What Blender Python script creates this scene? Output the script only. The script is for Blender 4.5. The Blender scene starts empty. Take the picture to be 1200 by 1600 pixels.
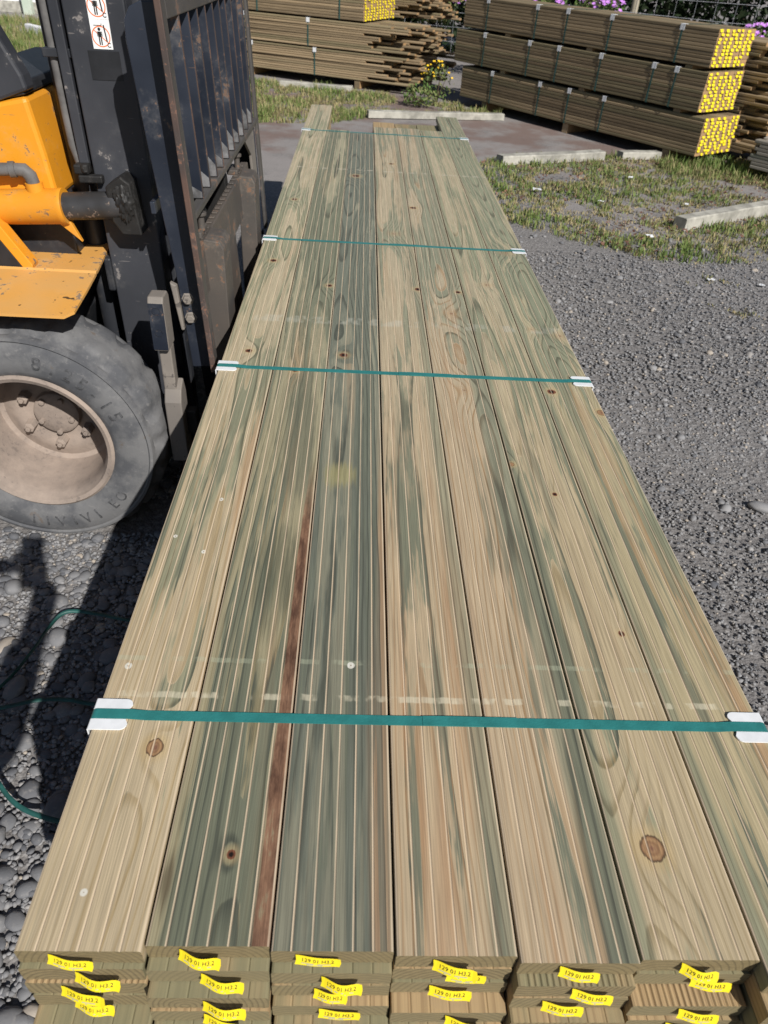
import bpy, bmesh, math, random
import numpy as np
from mathutils import Matrix, Vector, Euler, noise as mnoise
R = math.radians
rnd = random.Random(7)
rng = np.random.default_rng(11)
scn = bpy.context.scene
COL = scn.collection

# ------------------------------------------------------------------ camera
PITCH, YAW, ROLL, FPX, CAMH = .6702, -.0629, .0741, 1118.4, 1.6
F0 = Vector((0, math.cos(PITCH), -math.sin(PITCH))); U0 = Vector((0, math.sin(PITCH), math.cos(PITCH))); X0 = Vector((1, 0, 0))
Zr = Matrix.Rotation(YAW, 3, 'Z')
F0, U0, X0 = Zr @ F0, Zr @ U0, Zr @ X0
CX = math.cos(ROLL)*X0 + math.sin(ROLL)*U0
CU = -math.sin(ROLL)*X0 + math.cos(ROLL)*U0
CF = F0
cam = bpy.data.cameras.new('camera'); camo = bpy.data.objects.new('camera', cam); COL.objects.link(camo)
m3 = Matrix((CX, CU, -CF)).transposed()
camo.matrix_world = Matrix.Translation((0, 0, CAMH)) @ m3.to_4x4()
cam.sensor_fit = 'VERTICAL'; cam.sensor_height = 36; cam.sensor_width = 27
cam.lens = FPX/1600*36; cam.clip_start = .02; cam.clip_end = 900
cam.dof.use_dof = True; cam.dof.focus_distance = 1.45; cam.dof.aperture_fstop = 8.5
scn.camera = camo
scn.cycles.max_bounces = 5; scn.cycles.diffuse_bounces = 3; scn.cycles.glossy_bounces = 3; scn.cycles.use_denoising = True

# ------------------------------------------------------------------ light
SUNV = Vector((-.384, .6895, -.614)).normalized()      # travel direction of the light
w = bpy.data.worlds.new('World'); scn.world = w; w.use_nodes = True
nt = w.node_tree; nt.nodes.clear()
sky = nt.nodes.new('ShaderNodeTexSky'); sky.sky_type = 'NISHITA'; sky.sun_disc = False
sky.sun_elevation = math.asin(-SUNV.z); sky.sun_rotation = math.atan2(-SUNV.x, -SUNV.y)
sky.air_density = 1; sky.dust_density = .6
bg = nt.nodes.new('ShaderNodeBackground'); bg.inputs[1].default_value = .05
wo = nt.nodes.new('ShaderNodeOutputWorld')
nt.links.new(sky.outputs[0], bg.inputs[0]); nt.links.new(bg.outputs[0], wo.inputs[0])
sl = bpy.data.lights.new('sun', 'SUN'); sl.energy = 5.0; sl.angle = R(.53); sl.color = (1, .968, .92)
so = bpy.data.objects.new('sun', sl); COL.objects.link(so)
so.rotation_euler = SUNV.to_track_quat('-Z', 'Y').to_euler(); so.location = (4, -7, 8)
vs = scn.view_settings; vs.view_transform = 'Standard'; vs.look = 'None'; vs.gamma = 1; vs.exposure = .13; vs.use_curve_mapping = False

# ------------------------------------------------------------------ node expressions
class G:
    def __init__(s, name):
        s.m = bpy.data.materials.new(name); s.m.use_nodes = True
        s.t = s.m.node_tree; s.t.nodes.clear()
        s.out = s.t.nodes.new('ShaderNodeOutputMaterial'); s.b = s.t.nodes.new('ShaderNodeBsdfPrincipled')
        s.t.links.new(s.b.outputs[0], s.out.inputs[0])
    def n(s, kind): return s.t.nodes.new('ShaderNode'+kind)
    def put(s, sock, v):
        if isinstance(v, X): s.t.links.new(v.s, sock)
        elif isinstance(v, (tuple, list)): sock.default_value = tuple(v) + ((1,) if len(v) == 3 and sock.type == 'RGBA' else ())
        else: sock.default_value = v
    def math(s, op, a, b=None, c=None):
        k = s.n('Math'); k.operation = op
        for i, v in enumerate((a, b, c)):
            if v is not None: s.put(k.inputs[i], v)
        return X(s, k.outputs[0])
    def co(s, which='Object'): return X(s, s.n('TexCoord').outputs[which])
    def pos(s): return X(s, s.n('NewGeometry').outputs['Position'])
    def nrm(s): return X(s, s.n('NewGeometry').outputs['Normal'])
    def orand(s): return X(s, s.n('ObjectInfo').outputs['Random'])
    def attr(s, name, out='Fac'):
        k = s.n('Attribute'); k.attribute_name = name; return X(s, k.outputs[out])
    def sep(s, v):
        k = s.n('SeparateXYZ'); s.put(k.inputs[0], v); return [X(s, o) for o in k.outputs]
    def comb(s, x, y, z):
        k = s.n('CombineXYZ')
        for i, v in enumerate((x, y, z)): s.put(k.inputs[i], v)
        return X(s, k.outputs[0])
    def noise(s, v, scale=1, detail=2, rough=.5, out=0, dist=0):
        k = s.n('TexNoise'); s.put(k.inputs['Vector'], v); k.inputs['Scale'].default_value = scale
        k.inputs['Detail'].default_value = detail; k.inputs['Roughness'].default_value = rough; k.inputs['Distortion'].default_value = dist
        return X(s, k.outputs[out])
    def voro(s, v, scale=1, feat='F1', out='Distance', rand=1):
        k = s.n('TexVoronoi'); k.feature = feat; s.put(k.inputs['Vector'], v); k.inputs['Scale'].default_value = scale
        k.inputs['Randomness'].default_value = rand
        return X(s, k.outputs[out])
    def white(s, v):
        k = s.n('TexWhiteNoise'); k.noise_dimensions = '1D'; s.put(k.inputs['W'], v); return X(s, k.outputs['Value'])
    def sm(s, v, a, b, lo=0, hi=1):
        k = s.n('MapRange'); k.interpolation_type = 'SMOOTHSTEP'; s.put(k.inputs[0], v)
        k.inputs[1].default_value = a; k.inputs[2].default_value = b; k.inputs[3].default_value = lo; k.inputs[4].default_value = hi
        return X(s, k.outputs[0])
    def mix(s, f, a, b, mode='MIX'):
        k = s.n('Mix'); k.data_type = 'RGBA'; k.blend_type = mode
        s.put(k.inputs[0], f); s.put(k.inputs[6], a); s.put(k.inputs[7], b); return X(s, k.outputs[2])
    def bump(s, h, strength=.3, dist=.002):
        k = s.n('Bump'); s.put(k.inputs['Height'], h); k.inputs['Strength'].default_value = strength; k.inputs['Distance'].default_value = dist
        s.t.links.new(k.outputs[0], s.b.inputs['Normal'])
    def fin(s, col=None, rough=.6, spec=.4, metal=0):
        if col is not None: s.put(s.b.inputs['Base Color'], col)
        s.put(s.b.inputs['Roughness'], rough); s.b.inputs['Specular IOR Level'].default_value = spec; s.put(s.b.inputs['Metallic'], metal)
        return s.m
class X:
    def __init__(s, g, sock): s.g, s.s = g, sock
    def __add__(s, o): return s.g.math('ADD', s, o)
    __radd__ = __add__
    def __sub__(s, o): return s.g.math('SUBTRACT', s, o)
    def __rsub__(s, o): return s.g.math('SUBTRACT', o, s)
    def __mul__(s, o): return s.g.math('MULTIPLY', s, o)
    __rmul__ = __mul__
    def __truediv__(s, o): return s.g.math('DIVIDE', s, o)
    def f(s, op, b=None): return s.g.math(op, s, b)
def srgb(r, g, b):
    c = lambda v: (v/255/12.92) if v/255 <= .04045 else ((v/255+.055)/1.055)**2.4
    return (c(r), c(g), c(b))

# ------------------------------------------------------------------ mesh builder
class MB:
    def __init__(s): s.v, s.f, s.mi = [], [], []; s.cur = 0
    def add(s, vs, fs):
        o = len(s.v); s.v += [tuple(p) for p in vs]
        for f in fs: s.f.append(tuple(o+i for i in f)); s.mi.append(s.cur)
        return s
    def box(s, x0, x1, y0, y1, z0, z1):
        return s.add([(x, y, z) for z in (z0, z1) for y in (y0, y1) for x in (x0, x1)],
                     [(0, 2, 3, 1), (4, 5, 7, 6), (0, 1, 5, 4), (2, 6, 7, 3), (0, 4, 6, 2), (1, 3, 7, 5)])
    def prism(s, pts, axis, a, b):
        """closed polygon pts (2D, counter-clockwise) swept along an axis from a to b"""
        def P(u, v, w): return {'x': (w, u, v), 'y': (u, w, v), 'z': (u, v, w)}[axis]
        n = len(pts); vs = [P(u, v, a) for u, v in pts] + [P(u, v, b) for u, v in pts]
        return s.add(vs, [tuple(range(n)), tuple(range(2*n-1, n-1, -1))] + [(i, i+n, (i+1) % n+n, (i+1) % n) for i in range(n)])
    def tube(s, path, r, seg=10, cap=True):
        path = [Vector(p) for p in path]; rs = r if isinstance(r, (list, tuple)) else [r]*len(path)
        vs, fs = [], []; up = None
        for i, p in enumerate(path):
            t = (path[min(i+1, len(path)-1)] - path[max(i-1, 0)]).normalized()
            if up is None: up = Vector((0, 0, 1)) if abs(t.z) < .9 else Vector((1, 0, 0))
            a = t.cross(up).normalized(); bb = a.cross(t).normalized(); up = bb
            for k in range(seg):
                th = 2*math.pi*k/seg; vs.append(p + (a*math.cos(th) + bb*math.sin(th))*rs[i])
        for i in range(len(path)-1):
            for k in range(seg): fs.append((i*seg+k, i*seg+(k+1) % seg, (i+1)*seg+(k+1) % seg, (i+1)*seg+k))
        if cap: fs += [tuple(range(seg-1, -1, -1)), tuple(range((len(path)-1)*seg, len(path)*seg))]
        return s.add(vs, fs)
    def lathe(s, prof, c, seg=48, rad=None):
        """profile (radius, y) revolved about the Y axis through c; rad(r, y, k) may change the radius"""
        vs, fs = [], []; n = len(prof)
        for k in range(seg):
            th = 2*math.pi*k/seg
            for r, y in prof:
                q = rad(r, y, k) if rad else r
                vs.append((c[0]+q*math.cos(th), c[1]+y, c[2]+q*math.sin(th)))
        for k in range(seg):
            for i in range(n-1):
                a, b = k*n+i, ((k+1) % seg)*n+i; fs.append((a, a+1, b+1, b))
        return s.add(vs, fs)
    def ribbon(s, path, wdir, width, thick):
        """flat strap along path, width along wdir"""
        path = [Vector(p) for p in path]; W = Vector(wdir)*width/2; n = len(path); vs = []
        for i, p in enumerate(path):
            t = (path[min(i+1, n-1)] - path[max(i-1, 0)]).normalized(); nn = t.cross(Vector(wdir)).normalized()*thick/2
            vs += [p-W-nn, p+W-nn, p+W+nn, p-W+nn]
        fs = [(0, 1, 2, 3), (4*n-1, 4*n-2, 4*n-3, 4*n-4)]
        for i in range(n-1):
            for k in range(4): fs.append((4*i+k, 4*i+4+k, 4*i+4+(k+1) % 4, 4*i+(k+1) % 4))
        return s.add(vs, fs)
    def mesh(s, name, mats):
        me = bpy.data.meshes.new(name); me.from_pydata(s.v, [], s.f)
        for m in (mats if isinstance(mats, (list, tuple)) else [mats]): me.materials.append(m)
        me.polygons.foreach_set('material_index', s.mi); me.validate()
        bm = bmesh.new(); bm.from_mesh(me); bmesh.ops.recalc_face_normals(bm, faces=bm.faces); bm.to_mesh(me); bm.free()
        return me
    def build(s, name, mats, parent=None, smooth=None, bevel=0):
        o = bpy.data.objects.new(name, s.mesh(name, mats)); COL.objects.link(o)
        if smooth: shade(o.data, smooth)
        if bevel:
            b = o.modifiers.new('bevel', 'BEVEL'); b.width = bevel; b.segments = 2; b.limit_method = 'ANGLE'; b.angle_limit = R(35)
        if parent: par(o, parent)
        return o
def shade(me, deg=35):
    me.polygons.foreach_set('use_smooth', [True]*len(me.polygons)); me.set_sharp_from_angle(angle=R(deg))
def wpos(o):
    p = Vector(o.location)
    return p
def par(o, p):                       # keep world coordinates; every ancestor is unrotated while building
    o.parent = p; q = Vector((0, 0, 0)); a = p
    while a: q += Vector(a.location); a = a.parent if a.get('_lw') is None else None
    o.matrix_parent_inverse = Matrix.Translation(-q) if False else Matrix.Identity(4)
    o.location = Vector(o.location) - q
def empty(name, loc, label, cat, group=None):
    o = bpy.data.objects.new(name, None); COL.objects.link(o); o.location = loc; o.empty_display_size = .1
    return tag(o, label, cat, group)
def tag(o, label=None, cat=None, group=None, kind=None):
    if label: o['label'] = label
    if cat: o['category'] = cat
    if group: o['group'] = group
    if kind: o['kind'] = kind
    return o
def structure(o): o['kind'] = 'structure'; return o
def fast_mesh(name, V, T, mat, attr=None, attrs_face=None, smooth=True):
    """V (n,3), T (m,k) same-size faces, via foreach_set"""
    V = np.asarray(V, np.float32); T = np.asarray(T, np.int32); k = T.shape[1]
    me = bpy.data.meshes.new(name); me.vertices.add(len(V)); me.vertices.foreach_set('co', V.ravel())
    me.loops.add(T.size); me.loops.foreach_set('vertex_index', T.ravel())
    me.polygons.add(len(T)); me.polygons.foreach_set('loop_start', np.arange(0, T.size, k, dtype=np.int32))
    me.update(calc_edges=True); me.validate()
    if attr is not None:
        a = me.attributes.new('tone', 'FLOAT', 'POINT'); a.data.foreach_set('value', np.asarray(attr, np.float32))
    if smooth: me.polygons.foreach_set('use_smooth', np.ones(len(T), bool))
    me.materials.append(mat)
    o = bpy.data.objects.new(name, me); COL.objects.link(o); return o

# ------------------------------------------------------------------ materials
def simple(name, col, rough=.6, spec=.4, metal=0, var=.25, vscale=8, bump=0, bscale=60):
    g = G(name); p = g.co(); n = g.noise(p, vscale, 4, .6)
    c = g.mix(g.sm(n, .3, .7), tuple(v*(1-var) for v in col), tuple(min(1, v*(1+var)) for v in col))
    if bump: g.bump(g.noise(p, bscale, 3, .6), bump, .004)
    return g.fin(c, rough, spec, metal)

def wood(name, y0, light, dark, green, gbias, edges=(), knots=(), seed=0., ring=.0075, cz=-.05, wane=None, extra=None, patches=()):
    """pine board sawn out of a log: rings about a wandering pith, copper-green treatment, knots, groove colour.
    y0: world Y of the board's front end (object coordinates start there)"""
    g = G(name); x, y, z = g.sep(g.co()); Y = y + y0
    s = seed
    n1 = g.noise(g.comb(s*3.1, Y*.42, s), 1, 2) - .5
    n2 = g.noise(g.comb(s*7.7+4, Y*.5, s), 1, 2) - .5
    n3 = g.noise(g.comb(x*14, Y*1.1, s*2.), 1, 3, .55) - .5
    n4 = g.noise(g.comb(x*60, Y*5, s*5.), 1, 2) - .5
    wx = x - (n1*.16 + (math.sin(s*5)*.03)) + n3*.018
    wz = z - (cz + n2*.12)
    r = (wx*wx + wz*wz).f('SQRT') + n4*.0016
    strk = g.noise(g.comb(x*210+s, Y*2.6, z*60), 1, 3, .7)
    kd = []
    for kx, kY, kr, kind in knots:
        dx = (x-kx)/kr; dy = (Y-kY)/(kr*1.15); d = (dx*dx + dy*dy).f('SQRT') + n4*.7 + (strk-.5)*.5
        e = g.math('POWER', 2.718, (dx*dx*.16 + dy*dy*.028)*-1.)
        if kind != 2: r = r + e*(kr*1.5)
        kd.append((d, kr, kind))
    ph = r/ring; f = ph.f('FRACT'); late = g.sm(f, .6, .9)*g.sm(f, .93, 1., 1, 0)
    rw = g.white(ph.f('FLOOR')); fib = g.noise(g.comb(x*620, Y*7, z*500), 1, 2, .75)
    light = g.mix(g.sm(Y+n3*.8, .7, 2.6)*.6, light, tuple(.45*a+.55*b for a, b in zip(light, (.40, .40, .305))))  # paler grey-olive along the length: timber tone with glancing sheen painted in
    base = g.mix(late*(.2+rw*.8)*g.sm(g.noise(g.comb(x*9+s, Y*.7, s*4.), 1, 2), .35, .62, .25, 1.), light, dark)
    blotch = g.noise(g.comb(x*15+s, Y*1.5, s*3.), 1, 5, .68)
    tone = g.noise(g.comb(x*4, Y*.8, s*9.), 1, 2)
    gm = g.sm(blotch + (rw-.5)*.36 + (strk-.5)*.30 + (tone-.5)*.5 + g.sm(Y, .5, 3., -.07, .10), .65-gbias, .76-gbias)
    for ea, eb in edges:              # a strip of sapwood along one edge took more of the preservative
        gm = g.math('MAXIMUM', gm, g.sm(x + n3*.022 + n1*.02 + (strk-.5)*.012, ea, eb)*(.7+rw*.3))
    col = g.mix(gm*.85, base, g.mix(late*.85, g.mix(g.sm(Y, .7, 2.6)*.5, green, tuple(v*1.5 for v in green)), tuple(v*.45 for v in green)))  # green also lightened towards the far end, part of the painted sheen
    slate = g.sm(g.noise(g.comb(x*26+s*2, Y*1.15, s*6.), 1, 4, .62) + (strk-.5)*.28 + (rw-.5)*.16 + gm*.10, .60, .68)
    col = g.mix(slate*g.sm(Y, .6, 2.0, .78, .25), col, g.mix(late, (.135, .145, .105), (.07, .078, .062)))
    heart = g.sm(g.noise(g.comb(x*22+9, Y*.9, s*1.7), 1, 3, .5), .54, .70)
    col = g.mix(heart*(1.-gm*.7)*g.sm(Y, .7, 2.2, .6, .3), col, (.36, .205, .11))
    # saw and planer chatter, pencil streaks
    col = g.mix(g.sm(g.noise(g.comb(x*90, Y*1.7, s), 1, 3, .6), .62, .78)*.35, col, (.075, .075, .055))
    for px, pY, sx, sy, pc in patches:
        dx = (x-px)/sx; dy = (Y-pY)/sy; d = (dx*dx+dy*dy).f('SQRT') + (blotch-.5)*3.5 + (strk-.5)*1.6
        col = g.mix(g.sm(d, .35, 1.15, 1, 0)*.7, col, pc)
    # dull scuffs where bearers and straps rubbed
    for bY, bw, bs, cc in ((.672, .007, .55, (.60, .55, .42)), (.74, .006, .34, (.42, .45, .33)), (2.045, .03, .3, (.5, .5, .44)), (3.876, .012, .55, (.55, .5, .42))):
        dd = ((Y-bY) + n4*.006).f('ABSOLUTE')
        msk = g.sm(dd, bw*.55, bw, 1, 0)*g.sm(g.noise(g.comb(x*30+s*4, Y*14, s+bY), 1, 3, .6), .45, .58)
        col = g.mix(msk*bs, col, cc)
    if wane:                          # bark-brown edge left by the outside of the log
        wm = g.sm(x + n3*.020 + (blotch-.5)*.02 + (strk-.5)*.006, wane[0], wane[0]+.003)*g.sm(Y+n3*.3, wane[1], wane[1]+.25, 1, 0)
        wn = g.noise(g.comb(x*60, Y*14, s), 1, 4, .7)
        col = g.mix(wm*g.sm(wn, .72, .62, .35, .95), col, g.mix(g.sm(wn, .3, .7), (.075, .032, .02), g.mix(strk, (.17, .075, .045), (.34, .2, .125))))
    for d, kr, kind in kd:
        if kind == 0:
            col = g.mix(g.sm(d, 1.0, 2.6, .45, 0), col, (.45, .34, .18))
            kc = g.mix(g.sm(d, .35, .75), (.012, .007, .004), (.17, .065, .035)); col = g.mix(g.sm(d, .85, 1.05, 1, 0), col, kc)
        elif kind == 1:
            rg = (d*15.).f('SINE')*.5+.5
            kc = g.mix(rg*.6, (.34, .205, .105), (.19, .095, .05)); kc = g.mix(g.sm(d+(strk-.5), .0, .6, .6, 0), kc, (.17, .075, .06))
            col = g.mix(g.sm(d, 1., 2.4, .5, 0), col, (.46, .33, .16)); col = g.mix(g.sm(d, .92, 1.06, 1, 0), col, kc)
            col = g.mix(g.sm((d-1.).f('ABSOLUTE'), .03, .12, .75, 0), col, (.05, .025, .015))
        elif kind == 3:
            rg = (d*11.).f('SINE')*.5+.5
            col = g.mix(g.sm(d, .2, 2.6, .5, 0)*(.4+rg*.6), col, (.40, .25, .13)); col = g.mix(g.sm(d, .1, .5, .6, 0), col, (.2, .1, .06))
        else:
            col = g.mix(g.sm(d, .75, 1., .9, 0), col, g.mix(g.sm(d, .12, .3, 1, 0), (.66, .64, .58), (.25, .17, .12)))
    col = g.mix(.34, col, g.mix(g.sm(fib*.6+strk*.4, .32, .68), (.12, .11, .08), (.9, .88, .8)), 'OVERLAY')
    groove = g.sm(z, -.0006, -.00005, 1, 0)*g.sm(z, -.003, -.002)
    col = g.mix(groove*g.sm(g.noise(g.comb(x*40, Y*6, s), 1, 3, .6), .3, .6, .5, .85), col, (.60, .48, .34))
    ny = g.math('ABSOLUTE', g.sep(g.nrm())[1]); endm = g.sm(ny, .6, .8)
    saw = g.noise(g.comb(x*120, z*500, s), 1, 3, .7)
    endc = g.mix(saw, (.09, .07, .034), (.30, .235, .125)); endc = g.mix(late*.55, endc, (.07, .055, .03))
    col = g.mix(endm, col, endc)
    g.bump(fib*.5 + saw*.4, .22, .0012)
    return g.fin(col, .58, .38)

def wood_generic(name, light, dark, green, spread=.5, rough=.65):
    """the boards lower in the pack: one material, the object's own random number moves and tints the log"""
    g = G(name); x, y, z = g.sep(g.co()); rn = g.orand(); s = rn*37.
    n3 = g.noise(g.comb(x*14, y*1.1+s, s), 1, 3) - .5
    wx = x - (g.white(rn*91.)-.5)*.12 + n3*.018; wz = z + .02 + g.white(rn*53.)*.07
    r = (wx*wx + wz*wz).f('SQRT'); ph = r/.007; f = ph.f('FRACT'); late = g.sm(f, .42, .9)*g.sm(f, .93, 1., 1, 0)
    bl = g.noise(g.comb(x*13, y*1.6+s, s), 1, 4, .6)
    col = g.mix(late*.6, light, dark); gm = g.sm(bl + (g.white(rn*17.)-.5)*spread, .45, .7)
    col = g.mix(gm*.8, col, green)
    fib = g.noise(g.comb(x*500, y*8+s, z*400), 1, 2, .7)
    ny = g.math('ABSOLUTE', g.sep(g.nrm())[1]); endm = g.sm(ny, .6, .8)
    saw = g.noise(g.comb(x*100+s, z*420, s), 1, 3, .7)
    endc = g.mix(saw, (.09, .07, .034), (.32, .25, .135)); endc = g.mix(late*.6, endc, (.065, .05, .028))
    endc = g.mix(g.white(rn*29.)*.6, endc, (.19, .165, .095))
    col = g.mix(.18, col, g.mix(fib, (.1, .09, .06), (1, .98, .9)), 'OVERLAY')
    col = g.mix(endm, col, endc); g.bump(fib*.5 + saw*.4, .25, .0012)
    return g.fin(col, rough, .35)

def painted(name, col, worn, under, wear=.6, dust=(.22, .19, .16), dustamt=.35, rough=.45, sc=7, spots=None):
    g = G(name); p = g.co(); a = g.noise(p, sc, 6, .68); b = g.noise(p, sc*6, 4, .7); d = g.noise(p, sc*.45, 3, .6)
    x, y, z = g.sep(p); scr = g.noise(g.comb(x*14, y*14, z*120), 1, 2, .6)
    c = g.mix(g.sm(d, .35, .7), col, worn)
    c = g.mix(g.sm(a + (b-.5)*.3, .52, .75)*dustamt, c, dust)
    m = g.sm(b + (a-.5)*.9, wear, wear+.06); c = g.mix(m*.85, c, under)
    c = g.mix(g.sm(scr, .70, .74)*.5, c, under)
    if spots:
        c = g.mix(g.sm(g.noise(p, 34, 2, .4), .70, .73)*.9, c, spots)
    g.bump(a*.6 + b*.4 - m*.4, .25, .003)
    return g.fin(c, g.mix(g.sm(a, .45, .7), (rough,)*3, (min(1, rough+.3),)*3), .4)

LT, DK, GR = (.49, .385, .215), (.285, .205, .105), (.185, .195, .115)
M = {}
M['loosestrap'] = simple('dark_green_strap', (.018, .085, .075), .5, .4, var=.3, vscale=14)  # loose strap green, darker than the pack straps
M['strap'] = simple('green_strap_plastic', (.03, .185, .175), .32, .5, var=.12, vscale=30, bump=.15, bscale=260)
M['white'] = simple('white_plastic', (.74, .75, .76), .4, .5, var=.06, vscale=40)
M['tag'] = simple('yellow_tag_plastic', (.78, .62, .015), .5, .4, var=.05, vscale=30)
M['ink'] = simple('black_ink', (.02, .02, .02), .6, .2)
M['inkgrey'] = simple('grey_ink', (.36, .35, .22), .6, .2)
M['orange'] = painted('orange_yellow_paint', (.72, .29, .016), (.64, .27, .03), (.16, .12, .095), wear=.66, dust=(.55, .33, .13), dustamt=.6, rough=.42)
M['fender'] = painted('dusty_orange_paint', (.66, .33, .075), (.60, .34, .12), (.17, .14, .12), wear=.61, dust=(.56, .40, .22), dustamt=.9, rough=.5, spots=(.04, .03, .02))
M['black'] = painted('black_machine_paint', (.021, .023, .028), (.032, .034, .04), (.11, .085, .07), wear=.70, dust=(.085, .08, .076), dustamt=.45, rough=.42)
M['mast'] = painted('grey_black_mast_paint', (.044, .046, .054), (.026, .028, .034), (.22, .20, .19), wear=.66, dust=(.085, .084, .086), dustamt=.75, rough=.5)
M['blue'] = painted('blue_black_steel', (.014, .018, .028), (.032, .038, .053), (.16, .10, .07), wear=.66, dust=(.10, .10, .105), dustamt=.75, rough=.34)
M['rust'] = painted('rusty_steel', (.07, .062, .056), (.10, .083, .07), (.19, .105, .065), wear=.63, dust=(.2, .17, .14), dustamt=.7, rough=.6)
M['guard'] = painted('worn_grey_steel', (.062, .058, .055), (.085, .076, .07), (.17, .105, .075), wear=.64, dust=(.13, .115, .1), dustamt=.6, rough=.5)
M['edge'] = painted('rust_red_edge', (.055, .042, .038), (.105, .062, .048), (.19, .095, .062), wear=.6, dust=(.19, .15, .13), dustamt=.6, rough=.6, sc=14)
M['dusty'] = painted('dusty_steel', (.21, .185, .16), (.155, .14, .128), (.08, .07, .065), wear=.62, dust=(.31, .27, .23), dustamt=.7, rough=.65)
M['shine'] = simple('polished_worn_steel', (.42, .42, .43), .34, .5, metal=.75, var=.5, vscale=22)
M['grease'] = painted('greasy_black', (.010, .0095, .0095), (.018, .017, .016), (.04, .036, .034), wear=.64, dust=(.03, .027, .025), dustamt=.7, rough=.55, sc=22)
M['rod'] = painted('oily_rod_steel', (.03, .029, .029), (.07, .07, .075), (.24, .18, .14), wear=.62, dust=(.05, .045, .042), dustamt=.8, rough=.35, sc=12)
M['hose'] = simple('grey_hose', (.12, .115, .112), .6, .3, vscale=20)
M['glassblack'] = simple('matt_black_plastic', (.018, .019, .022), .5, .4, vscale=12)
def rubber():
    g = G('dusty_tyre_rubber'); p = g.co(); a = g.noise(p, 9, 6, .66); b = g.noise(p, 55, 4, .7); c3 = g.noise(p, 3.2, 3, .6)
    c = g.mix(g.sm(a + (c3-.5)*.7, .36, .62), (.085, .087, .094), (.155, .154, .156)); c = g.mix(g.sm(b, .55, .75)*.5, c, (.24, .232, .225))
    c = g.mix(g.sm(g.noise(p, 18, 3, .6), .66, .74)*.6, c, (.12, .085, .06))
    g.bump(a*.6+b*.5, .5, .004); return g.fin(c, .82, .25)
M['rubber'] = rubber()
M['letter'] = simple('worn_rubber_letters', (.08, .081, .085), .7, .3, var=.6, vscale=45)
def rimm():
    g = G('dust_coated_rim'); p = g.co(); a = g.noise(p, 8, 6, .7); b = g.noise(p, 70, 4, .7)
    c = g.mix(g.sm(a, .35, .65), (.34, .275, .23), (.25, .205, .175)); c = g.mix(g.sm(b + (a-.5), .6, .75)*.5, c, (.13, .11, .1))
    g.bump(a+b*.6, .45, .004); return g.fin(c, .9, .15)
M['rim'] = rimm()
M['concrete'] = simple('weathered_grey_timber', (.36, .345, .30), .85, .2, var=.3, vscale=9, bump=.4, bscale=70)
M['wire'] = simple('galvanised_wire', (.45, .46, .48), .4, .5, metal=.3)
M['post'] = simple('fence_post_timber', (.33, .29, .22), .85, .2, var=.3, vscale=6)
M['wall'] = simple('white_painted_wall', (.78, .78, .80), .7, .3, var=.04, vscale=2)
M['paleg'] = painted('pale_green_steel_post', (.45, .52, .43), (.5, .55, .47), (.22, .09, .05), wear=.68, dust=(.4, .35, .28), dustamt=.4)
M['skin'] = simple('skin', (.50, .31, .22), .5, .4, var=.06)
M['cloth'] = simple('navy_work_shirt', (.03, .045, .09), .85, .2, var=.2)
M['trouser'] = simple('grey_work_trousers', (.07, .07, .075), .9, .2, var=.2)
M['hair'] = simple('brown_hair', (.04, .025, .015), .6, .4)

# ================================================================== SETTING
def ground_mat():
    g = G('gravel_and_dirt'); p = g.pos(); x, y, z = g.sep(p)
    v1 = g.voro(p, 46, out='Distance'); c1 = g.voro(p, 46, out='Color'); v2 = g.voro(p, 120); c2 = g.voro(p, 120, out='Color')
    r1 = g.sep(c1)[0]; r2 = g.sep(c2)[0]; big = g.noise(p, .55, 5, .6); mid = g.noise(p, 3.5, 5, .65); fine = g.noise(p, 240, 2, .6)
    st = g.mix(r1, (.20, .195, .198), (.38, .365, .355)); s2 = g.mix(r2, (.18, .175, .175), (.39, .375, .36))
    col = g.mix(.55, st, s2); col = g.mix(g.sm(v1, .0, .55, 0, .6), col, (.12, .11, .105))
    dirt = g.mix(mid, (.20, .18, .17), (.30, .275, .262)); dirt = g.mix(g.sm(fine, .3, .7)*.35, dirt, (.38, .355, .34))
    dm = g.sm(big + (mid-.5)*.5 + g.sm(y, 3., 9., -.12, .12), .44, .62)
    col = g.mix(dm*.78, col, dirt)
    red = g.sm(g.noise(p, 1.3, 4, .6) + g.sm(y, 6.2, 8.2, -.25, .09), .50, .66)*g.sm(y, 11, 12, 1, 0); col = g.mix(red*.75, col, (.175, .115, .095))
    g.bump((1.-v1)*(1.-dm*.6) + (1.-v2)*.5 + fine*.3 + mid*.4, .6, .009)
    return g.fin(col, .92, .2)
M['ground'] = ground_mat()
def grid_sheet(name, xs, ys, hfun, mat):
    V = [(x, y, hfun(x, y)) for y in ys for x in xs]; n = len(xs)
    T = [(j*n+i, j*n+i+1, (j+1)*n+i+1, (j+1)*n+i) for j in range(len(ys)-1) for i in range(n-1)]
    return fast_mesh(name, V, T, mat)
xs = [-300, -80, -30, -12] + [i*.25 for i in range(-32, 37)] + [14, 30, 80, 300]
ys = [-300, -60, -15, -5] + [i*.25 for i in range(-8, 61)] + [20, 40, 100, 400]
def gh(x, y):
    if abs(x) > 10 or abs(y) > 16: return -.004
    return -.006 + .010*(mnoise.noise((x*.9, y*.9, 0)) if not (-2.2 < x < .9 and -1 < y < 6) else 0)
structure(grid_sheet('ground', xs, ys, gh, M['ground']))

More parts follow.
